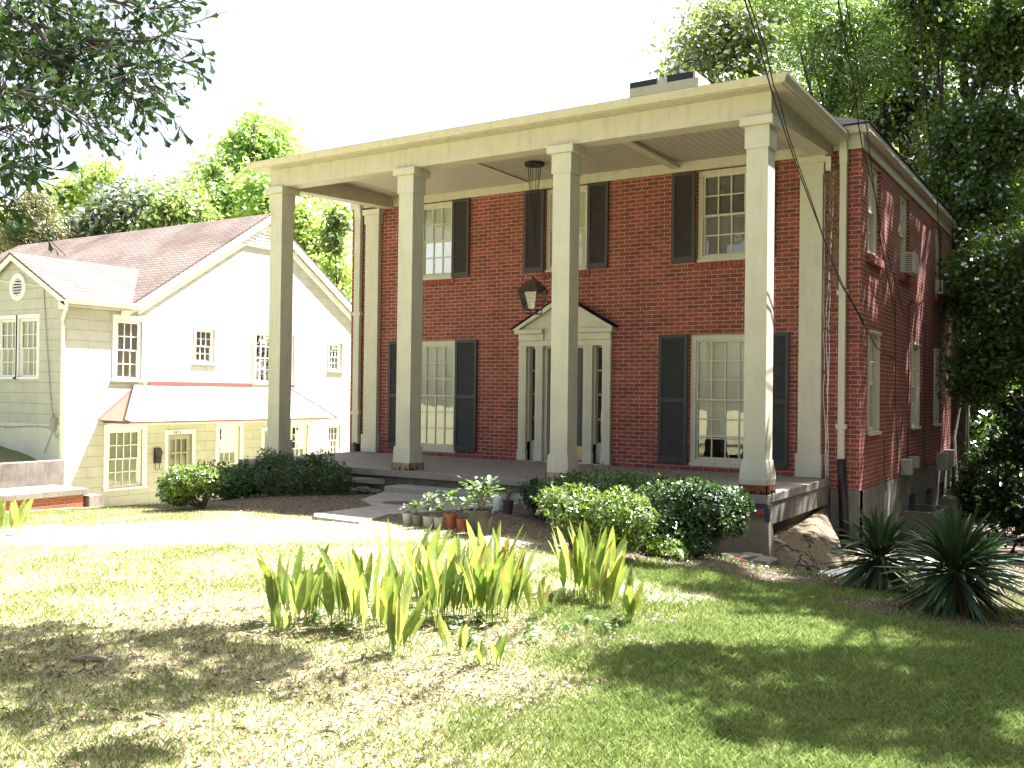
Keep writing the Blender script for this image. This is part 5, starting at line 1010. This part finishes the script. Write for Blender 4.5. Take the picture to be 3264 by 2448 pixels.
# low weeds among the leaves
wv, wf = [], []
for _ in range(20):
    q = G(rg.uniform(880, 2000), rg.uniform(1960, 2070)); P, d = blobpts([(q[0], q[1], q[2] + .05, .09, .09, .07)], 26, rg, .6); nr = d + np.array([0, 0, 1.2]); nr /= np.linalg.norm(nr, axis=1)[:, None]
    V, F = leaves(P, nr, .028 + .02 * rg.random(len(P)), 'oval', rg); wf.append(F + sum(len(x) for x in wv)); wv.append(V)
kind(tag(nmesh('ground_weeds', np.concatenate(wv), np.concatenate(wf), MS_box), 'low green weeds growing between the aspidistra leaves', 'weeds'), 'stuff')

# ------------------------------------------------------------------ yuccas
MY = leafmat('yucca_leaf', (.03, .065, .028), (.085, .14, .06), .12, gloss=.012, grough=.5, tipattr='tip', tipc=(.10, .065, .035))
def yucca(label, u, v, z0, hgt, n, length, dead=30):
    c = onplane(u, v, 2, z0); c[2] = min(z0, g1(c[0], c[1])) ; t = thing('yucca', label, 'plant', tuple(c), 'yuccas at the lawn edge'); V, F, T = [], [], []; hub = np.array([c[0], c[1], c[2] + hgt])
    for i in range(n):
        q = (i + .5) / n; a = i * 2.39996 + rg.normal() * .15; el = math.radians(86 - 128 * q ** .9) + rg.normal() * .12; L_ = length * rg.uniform(.75, 1.1) * (.8 + .25 * q); b = hub + np.array([math.cos(a), math.sin(a), 0]) * .045 + np.array([0, 0, -.14 * q])
        dr = np.array([math.cos(a) * math.cos(el), math.sin(a) * math.cos(el), math.sin(el)]); bend = rg.uniform(.1, .4) + 1.1 * math.sin(math.pi * min(1, q * 1.15)) * rg.random()
        if rg.random() < .12: bend += 1.1
        add_rows(V, F, T, strap(None, b, dr, L_, .036 * rg.uniform(.8, 1.2), bend, .35, rg.uniform(-.5, .5), 8, .02), [(.7 if rg.random() < .05 else .12 * (1 - q)) * rg.random()] * 9)
    nmesh('leaf_blades', V, F, MY, t, attrs={'tip': T}, smooth=True); V, F, T = [], [], []
    for i in range(dead):
        a = rg.uniform(0, 6.28); b = hub + np.array([math.cos(a), math.sin(a), 0]) * .05 - np.array([0, 0, .12]); el = math.radians(rg.uniform(-75, -35)); dr = np.array([math.cos(a) * math.cos(el), math.sin(a) * math.cos(el), math.sin(el)])
        add_rows(V, F, T, strap(None, b, dr, length * rg.uniform(.55, .8), .028, rg.uniform(.2, .6), .3, rg.uniform(-1, 1), 6, .02), [rg.uniform(.6, 1)] * 7)
    nmesh('dead_skirt', V, F, MY, t, attrs={'tip': T}, smooth=True); k = MB(); k.tube([c - np.array([0, 0, .1]), hub - np.array([0, 0, .05])], [.08, .06], 8); k.build('stem', M_bark, t)
yucca('nearer-the-house yucca with dead brown skirt at the lawn edge', 2800, 1865, -.57, .40, 170, .54)
yucca('widest yucca with long drooping leaves at the right edge of the lawn', 3045, 1945, -.52, .43, 220, .62, 50)
yucca('smaller dark yucca half hidden behind the widest one', 3130, 1840, -.62, .36, 80, .45, 12)

# ------------------------------------------------------------------ pots
MP = leafmat('pot_plant_leaf', (.07, .135, .025), (.16, .24, .055), .42, gloss=.06)
PC = {'white': paint('white_nursery_pot', (.40, .385, .35), .5, .08, 6., .2, (.3, .26, .2)), 'grey': paint('taupe_nursery_pot', (.19, .15, .13), .5, .1, 6.), 'red': paint('terracotta_plastic', (.30, .075, .05), .5, .1, 6.), 'black': paint('black_nursery_pot', (.045, .042, .04), .5, .15, 6., .3, (.15, .12, .1))}
M_soil = paint('pot_soil', (.05, .038, .03), 1., .3, 30., bump=.5)
def pot(label, u, v, r, h, colr, plant, ph, pw, nleaf=60, lsize=.06, z=None, stems=2, name='potted_plant', x=None):
    c = G(u, v) if x is None else np.array(x); z = c[2] if z is None else z; t = thing(name, label, 'potted plant' if plant else 'pot', (c[0], c[1], z), 'pots by the walk')
    k = MB(); k.lathe((c[0], c[1], z - .008), [(0, 0), (r * .76, 0), (r * .78, .01), (r * .96, h * .86), (r * 1.02, h * .87), (r * 1.04, h), (r * .97, h), (r * .93, h * .88)], 24); p_ = k.build('pot', PC[colr], t, smooth=False)
    k = MB(); k.lathe((c[0], c[1], z - .008), [(0, h * .9), (r * .93, h * .89)], 20); k.build('soil', M_soil, t)
    if plant:
        k = MB(); tips = []
        for s in range(stems):
            a = rg.uniform(0, 6.28); e_ = np.array([c[0] + math.cos(a) * pw * .25, c[1] + math.sin(a) * pw * .25, z + h + ph * rg.uniform(.75, 1.)]); b = np.array([c[0] + rg.normal() * r * .2, c[1] + rg.normal() * r * .2, z + h * .9]); k.tube([b, .5 * (b + e_) + rg.normal(size=3) * .012, e_], [.006, .005, .003], 6); tips.append((b, e_))
        k.build('stem', M_barkp, t); P, A = [], []
        for i in range(nleaf):
            b, e_ = tips[i % len(tips)]; s = rg.random() ** .6 * .75 + .25; a = rg.uniform(0, 6.28); el = rg.uniform(-.3, .7); ax = np.array([math.cos(a) * math.cos(el), math.sin(a) * math.cos(el), math.sin(el)]); P.append(b + (e_ - b) * s + ax * rg.uniform(.3, 1.) * pw * .5 * (.5 + .5 * s)); A.append(ax)
        P = np.array(P); A = np.array(A); nr = np.cross(A, np.cross(np.tile([0, 0, 1.], (len(A), 1)) + unit(len(A), rg) * .4, A)); nr /= np.linalg.norm(nr, axis=1)[:, None]
        V, F = leaves(P, nr, lsize * (.6 + .7 * rg.random(len(P))), 'oval', rg, axis=A, curl=.12); nmesh('foliage', V, F, MP, t)
    return t
pot('white pot with a low pale plant, first in the row of pots', 1300, 1671, .068, .14, 'white', 1, .08, .16, 70, .045, stems=4)
pot('taupe pot with a two-tiered plant, second in the row', 1331, 1676, .066, .14, 'grey', 1, .15, .15, 60, .05, stems=2)
pot('white pot with a tall large-leaved seedling, third in the row', 1367, 1682, .070, .14, 'white', 1, .23, .24, 40, .09, stems=1)
pot('cream pot with a broad-leaved seedling, fourth in the row', 1400, 1685, .066, .14, 'white', 1, .17, .2, 36, .08, stems=1)
pot('taller red pot with a slim seedling, fifth in the row', 1437, 1686, .074, .18, 'red', 1, .24, .2, 34, .085, stems=1)
pot('smaller red pot with a bushy seedling, sixth in the row', 1476, 1694, .075, .15, 'red', 1, .24, .2, 60, .06, stems=1)
pot('big black nursery pot with a tall leafy bush at the end of the row', 1530, 1704, .142, .28, 'black', 1, .30, .42, 200, .075, stems=6)
pot('small black pot with a feathery dark plant near the step', 1619, 1637, .072, .18, 'black', 1, .13, .2, 130, .04, stems=6)
pot('empty dark red pot standing on the porch floor', 0, 0, .075, .10, 'red', 0, 0, 0, x=(6.12, .52, .008), name='flower_pot', z=.008)
q = G(1586, 1628); k = MB(); k.lathe((q[0], q[1], q[2] - .005), [(0, 0), (.055, 0), (.06, .02), (.06, .15), (.045, .19), (.02, .215), (.02, .24), (0, .24)], 20); tag(k.build('plastic_jug', paint('milky_plastic', (.55, .58, .58), .35, .05, 5.), smooth=True), 'milky white plastic jug beside the small black pot', 'jug')

# ------------------------------------------------------------------ rubble, debris, apron
ap_ = MB(); nu, nv = 16, 14; vs = []
for j in range(nv + 1):
    for i in range(nu + 1):
        s, t_ = i / nu, j / nv; A0 = np.array([8.50, .0 + 3.0 * t_, -.62 + .22 * t_]); B0 = np.array([9.40 - .1 * t_, -.95 + 2.3 * t_, -.86 - .05 * t_]); p = A0 + (B0 - A0) * s; p[2] += .05 * math.sin(math.pi * s) * (1 - .3 * t_) + .02 * math.sin(9 * s + 7 * t_); p[0] += .05 * math.sin(11 * t_) * s; p[1] += .06 * math.sin(8 * s) * (1 - t_); p[2] -= .30 * max(0, 1 - t_ / .16) ** 1.5 + .12 * max(0, (s - .85) / .15); vs.append(tuple(p))
nn = len(vs); vs += [(a, b, c - .06) for a, b, c in vs]; fs = [(j * (nu + 1) + i, j * (nu + 1) + i + 1, (j + 1) * (nu + 1) + i + 1, (j + 1) * (nu + 1) + i) for j in range(nv) for i in range(nu)]
fs += [tuple(a + nn for a in f[::-1]) for f in fs]; E1 = [(j * (nu + 1) + nu, (j + 1) * (nu + 1) + nu) for j in range(nv)] + [(i, i + 1) for i in range(nu)]; fs += [(a, b, b + nn, a + nn) for a, b in E1]
M_apron, nt, out, N = newmat('cracked_apron_render'); tc = N('TexCoord'); nz = N('TexNoise', i_Scale=3., i_Detail=6.); L(nt, tc.outputs['Object'], nz.inputs['Vector']); va = N('VectorMath', operation='MULTIPLY_ADD'); L(nt, nz.outputs[1], va.inputs[0]); va.inputs[1].default_value = (.5, .5, .5); L(nt, tc.outputs['Object'], va.inputs[2])
vo = N('TexVoronoi', feature='DISTANCE_TO_EDGE', i_Scale=1.7); L(nt, va.outputs[0], vo.inputs['Vector']); rc = ramp(N, [(.008, (.025, .02, .015)), (.03, (.25, .205, .15))]); L(nt, vo.outputs[0], rc.inputs[0])
n2 = N('TexNoise', i_Scale=22., i_Detail=8., i_Roughness=.75); L(nt, tc.outputs['Object'], n2.inputs['Vector']); r2 = ramp(N, [(.3, (.55, .53, .5)), (.7, (1.15, 1.12, 1.08))]); L(nt, n2.outputs[0], r2.inputs[0]); mu = N('MixRGB', blend_type='MULTIPLY'); mu.inputs[0].default_value = 1.; L(nt, rc.outputs[0], mu.inputs[1]); L(nt, r2.outputs[0], mu.inputs[2])
p = N('BsdfPrincipled', i_Roughness=1.); p.inputs['Specular IOR Level'].default_value = .1; L(nt, mu.outputs[0], p.inputs['Base Color']); b = N('Bump', i_Strength=.9, i_Distance=.03); L(nt, n2.outputs[0], b.inputs['Height']); L(nt, b.outputs[0], p.inputs['Normal']); L(nt, p.outputs[0], out.inputs[0])
ap_.add(vs, fs); tag(ap_.build('concrete_apron', M_apron, smooth=False), 'undermined sandy concrete apron sloping out from under the porch corner', 'apron')
def rock(name, label, cat, c, r, m, group=None, sq=(1, 1, .6), rz=0.):
    bm = bmesh.new(); bmesh.ops.create_icosphere(bm, subdivisions=2, radius=1.); h = rg.random() * 50
    for v_ in bm.verts:
        n_ = 1 + .28 * math.sin(3.1 * v_.co.x + h) * math.cos(2.7 * v_.co.y + h * 2) + .12 * rg.normal(); co = v_.co * n_; co.x = max(-.8, min(.8, co.x)); co.z = max(-.7, min(.75, co.z)); v_.co = Vector((co.x * r * sq[0], co.y * r * sq[1], co.z * r * sq[2]))
    me = bpy.data.meshes.new(name); bm.to_mesh(me); bm.free(); me.materials.append(m); o = bpy.data.objects.new(name, me); COL.objects.link(o); o.location = tuple(c); o.rotation_euler = (rg.normal() * .1, rg.normal() * .1, rz); return tag(o, label, cat, group)
for i, (rx_, ry_, r) in enumerate([(8.42, -.50, .12), (8.62, -.72, .15), (8.84, -.86, .13), (8.44, -.86, .09)]):
    q = np.array([rx_, ry_, g1(rx_, ry_)]); rock('broken_concrete', ['uppermost chunk of broken concrete beside the hedge end', 'largest chunk of broken concrete below the porch corner', 'lowest chunk of broken concrete next to the apron', 'small broken chunk among the rubble below the porch corner'][i], 'rubble', q + np.array([0, 0, r * .45]), r * 1.25, M_conc, 'rubble at the porch corner', (1.2, .9, .55), rg.uniform(0, 3))
q = np.array([8.55, -.80, g1(8.55, -.8)]); k = MB(); k.box(-.1, .1, -.05, .05, -.03, .03); o = k.build('loose_brick', M_brickr, bevel=.006); o.location = tuple(q + np.array([.02, -.16, .06])); o.rotation_euler = (.1, .2, .5); tag(o, 'single red brick lying in the rubble below the porch corner', 'brick')
rp = [(1.75, .05), (1.95, -.1), (2.15, -.12), (2.3, -.25), (2.0, -.3), (2.45, -.2), (1.6, -.2), (2.62, -.3), (2.2, -.45)]
for i, (x, y) in enumerate(rp): rock('stone_fragment', 'grey stone fragment in the rubble pile left of the porch step', 'rubble', (x, y, g1(x, y) + .03 + .05 * rg.random()), rg.uniform(.05, .11), M_dirtc if i % 2 else M_conc, 'stone fragments left of the porch step', (1.3, .9, .6), rg.uniform(0, 3))
k = MB(); k.prism([(1.55, .0), (2.35, -.1), (2.5, .0), (2.45, .028), (1.6, .028)], lambda x, y: (x, y - .06 * (x < 2), -.24), lambda x, y: (x, y, -.15)); tag(k.build('broken_step', M_conc), 'broken end of the concrete step above the rubble', 'step')
# white tub and boards behind the yuccas
q = onplane(2955, 1800, 2, -.70); q[2] = g1(q[0], q[1]); k = MB(); k.lathe((q[0], q[1], q[2]), [(.10, 0), (.112, .02), (.118, .10), (.105, .18), (.07, .235), (.03, .255), (0, .26)], 24); tag(k.build('plastic_tub', M_white, smooth=True), 'white rounded plastic tub upside down between the yuccas', 'tub')
for i, (u, v, a) in enumerate([(2690, 1835, .3), (2875, 1795, -.5)]):
    q = G(u, v); k = MB(); k.box(-.26, .26, -.14, .14, 0, .012); o = k.build('white_board', M_white); o.location = tuple(q + np.array([0, 0, .03])); o.rotation_euler = (.12, -.15, a); tag(o, ['flat white board left of the yuccas', 'flat white board lying between the two big yuccas'][i], 'board')
# made-up bottles standing in for unidentified glints behind the nearer yucca
for i, (u, v, z) in enumerate([(2775, 1640, -.55), (2812, 1662, -.55), (2835, 1665, -.6), (2805, 1690, -.62), (2760, 1655, -.6)]):
    q = onplane(u, v, 1, .35 + .1 * i); k = MB(); zt = g1(q[0], q[1]); k.lathe((0, 0, 0), [(0, 0), (.05, 0), (.055, .02), (.055, .16), (.03, .2), (.018, .22), (.018, .26), (0, .26)], 14); o = k.build('glint_standin', M_steel, smooth=True); o.location = (q[0], q[1], zt - .01); tag(o, 'made-up pale bottle standing in for a glint behind the nearer yucca', 'bottle', 'made-up bottles standing in for glints')
# fallen bark, sticks, tree root on the lawn
q = G(285, 2110); k = MB(); k.tube([(q[0] - .10, q[1] - .05, q[2] + .012), (q[0], q[1], q[2] + .02), (q[0] + .10, q[1] + .06, q[2] + .01)], [.010, .026, .008], 7); tag(k.build('bark_slab', M_barkp), 'curled slab of grey bark on the lawn at the left', 'bark')
ST = [(360, 2270, 60, .2), (500, 2290, 70, .4), (480, 2320, 40, -.3), (640, 2240, 60, .6), (2700, 2300, 120, .1), (2200, 2395, 60, .5), (560, 2420, 50, -.2), (770, 2330, 50, .3), (1050, 2340, 60, .2), (2900, 2370, 60, .3)]
for i, (u, v, l, a) in enumerate(ST):
    p0 = G(u - l / 2, v - l * a / 2); p1 = G(u + l / 2, v + l * a / 2); md = .5 * (p0 + p1) + np.array([.01, .01, .012]); k = MB(); k.tube([p0 + np.array([0, 0, .006]), md, p1 + np.array([0, 0, .006])], [.006, .005, .003], 5)
    tag(k.build('stick', M_bark), 'thin fallen twig on the lawn' if False else ['twig at the front left of the lawn below the shade', 'longer twig left of centre at the front of the lawn', 'short twig near the longer one at the front left', 'twig at the edge of the left shade patch', 'long thin twig on the shaded right lawn', 'twig on the right lawn at the bottom', 'twig at the very bottom left of centre', 'twig in the litter left of the middle front', 'twig in the sunlit litter at the middle front', 'twig on the right lawn near the bottom right corner'][i], 'stick', 'sticks on the lawn')

# ------------------------------------------------------------------ wires
def wire(label, pts, r=.008):
    P = [at(u, v, d) for u, v, d in pts]; v_ = P[0] - P[1]; v_ = v_ / np.linalg.norm(v_); P = [P[0] + v_ * 9 + np.array([0, 0, .4]), P[0] + v_ * 4 + np.array([0, 0, .1])] + P
    k = MB(); k.tube(P, r, 6); tag(k.build('service_cable', M_wire, smooth=True), label, 'cable', 'overhead cables to the brick house')
def pxw(lst, d0, d1): n = len(lst); return [(u, v, d0 + (d1 - d0) * (i / (n - 1)) ** .8) for i, (u, v) in enumerate(lst)]
wire('left one of the cable pair crossing the porch corner', pxw([(2374, 0), (2416, 130), (2462, 300), (2505, 430), (2545, 545), (2600, 690), (2680, 905), (2735, 1000), (2795, 1110), (2850, 1146)], 7.5, 15.2))
wire('right one of the cable pair crossing the porch corner, with a kink', pxw([(2386, 0), (2440, 150), (2465, 270), (2480, 304), (2510, 420), (2545, 525), (2590, 650), (2640, 800), (2690, 915), (2752, 1025)], 7.6, 14.0), .007)
wire('left one of the cable pair beside the brick corner', pxw([(2671, 0), (2700, 160), (2726, 300), (2737, 400), (2749, 471), (2790, 620), (2805, 760), (2845, 960), (2853, 1010)], 7.8, 15.6))
wire('right one of the cable pair beside the brick corner', pxw([(2696, 0), (2725, 170), (2745, 320), (2765, 420), (2780, 560), (2800, 690), (2840, 850), (2880, 1000)], 8., 16.2), .007)
wire('left one of the cable pair in front of the dark trees', pxw([(2929, 0), (2942, 200), (2958, 394), (2968, 500), (2976, 560), (2988, 650), (2992, 760), (3000, 930)], 8.5, 18.5))
wire('right one of the cable pair in front of the dark trees', pxw([(2971, 0), (2987, 180), (3004, 394), (3020, 520), (3030, 620), (3036, 700), (3036, 790)], 8.6, 20.), .007)

# ------------------------------------------------------------------ grass and fallen leaves
def scatter(n, dmin, dmax, pw, rg):
    """points over the lawn seen from the front garden, denser near by"""
    t = rg.random(n); r = (dmin ** pw + t * (dmax ** pw - dmin ** pw)) ** (1 / pw); a = rg.uniform(-.66, .66, n) ; dx = FWD[0] * r + RGT[0] * r * a; dy = FWD[1] * r + RGT[1] * r * a
    return CAM[0] + dx, CAM[1] + dy
x, y = scatter(1050000, 3.3, 17, 1.05, rg); mu, li, ba, lu, co = masks(x, y); k_ = rg.random(len(x)) < co * .95
k_ &= ~((y > -.6) & (x > -.9) & (x < 8.8)); wkp = np.array([(p[0], p[1]) for p in wk])
def inpoly(x, y, poly):
    c = np.zeros(len(x), bool); j = len(poly) - 1
    for i in range(len(poly)):
        xi, yi = poly[i]; xj, yj = poly[j]; c ^= ((yi > y) != (yj > y)) & (x < (xj - xi) * (y - yi) / (yj - yi + 1e-12) + xi); j = i
    return c
k_ &= ~inpoly(x, y, wkp); x, y, lu = x[k_], y[k_], lu[k_]; n = len(x); z = gz(x, y)
h = rg.uniform(.012, .036, n) * (.75 + .55 * lu) * (.7 + .8 * vnoise(x, y, .35, 7)); a = rg.uniform(0, 2 * np.pi, n); w_ = rg.uniform(.0010, .0022, n); ta = rg.uniform(0, 2 * np.pi, n); tl = rg.uniform(.2, 1.1, n) * h
V = np.empty((n, 4, 3), np.float32); V[:, 0] = np.stack([x - w_ * np.cos(a), y - w_ * np.sin(a), z - .004], 1); V[:, 1] = np.stack([x + w_ * np.cos(a), y + w_ * np.sin(a), z - .004], 1)
V[:, 2] = np.stack([x + w_ * .8 * np.cos(a) + tl * .35 * np.cos(ta), y + w_ * .8 * np.sin(a) + tl * .35 * np.sin(ta), z + h * .62], 1); V[:, 3] = np.stack([x + tl * np.cos(ta), y + tl * np.sin(ta), z + h], 1)
dry = np.repeat(np.clip((1 - lu) * .8 + .5 * (vnoise(x, y, .5, 5) - .5) + .25 * (rg.random(n) - .5), 0, 1), 4)
MG, nt, out, N = newmat('lawn_grass'); ge = N('NewGeometry'); r1 = ramp(N, [(0, (.16, .235, .06)), (1., (.36, .44, .16))]); r2 = ramp(N, [(0, (.17, .23, .055)), (.6, (.30, .33, .11)), (1, (.46, .42, .24))]); L(nt, ge.outputs['Random Per Island'], r1.inputs[0]); L(nt, ge.outputs['Random Per Island'], r2.inputs[0])
aa = N('Attribute', attribute_name='dry'); mx = N('MixRGB'); L(nt, aa.outputs['Fac'], mx.inputs[0]); L(nt, r1.outputs[0], mx.inputs[1]); L(nt, r2.outputs[0], mx.inputs[2]); d_ = N('BsdfDiffuse'); t_ = N('BsdfTranslucent'); L(nt, mx.outputs[0], d_.inputs[0]); L(nt, mx.outputs[0], t_.inputs[0]); ms = N('MixShader', i_0=.4); L(nt, d_.outputs[0], ms.inputs[1]); L(nt, t_.outputs[0], ms.inputs[2]); L(nt, ms.outputs[0], out.inputs[0])
kind(tag(nmesh('lawn_grass', V.reshape(-1, 3), np.arange(n * 4).reshape(n, 4)[:, [0, 1, 2, 3]], MG, attrs={'dry': dry}), 'short patchy lawn grass, straw coloured on the left and green on the right', 'grass'), 'stuff')
x, y = scatter(120000, 3.4, 15, 1.1, rg); mu, li, ba, lu, co = masks(x, y); k_ = rg.random(len(x)) < np.clip(li * .8 + mu * .3 + .05 * (1 - lu) + .010, 0, 1); k_ &= ~((y > -.6) & (x > -.9) & (x < 8.75)) & ~inpoly(x, y, wkp); x, y = x[k_], y[k_]; n = len(x)
P = np.stack([x, y, gz(x, y) + rg.uniform(.004, .022, n)], 1); nr = unit(n, rg) * .55 + np.array([0, 0, 1.]); nr /= np.linalg.norm(nr, axis=1)[:, None]; V, F = leaves(P, nr, .012 + .036 * rg.random(n) ** 2.2, 'oval', rg, curl=.35)
kind(tag(nmesh('fallen_leaves', V, F, leafmat('dry_leaf', (.09, .05, .03), (.36, .28, .19), .15, gloss=.02)), 'dry brown leaf litter over the beds and bare lawn', 'leaf litter'), 'stuff')
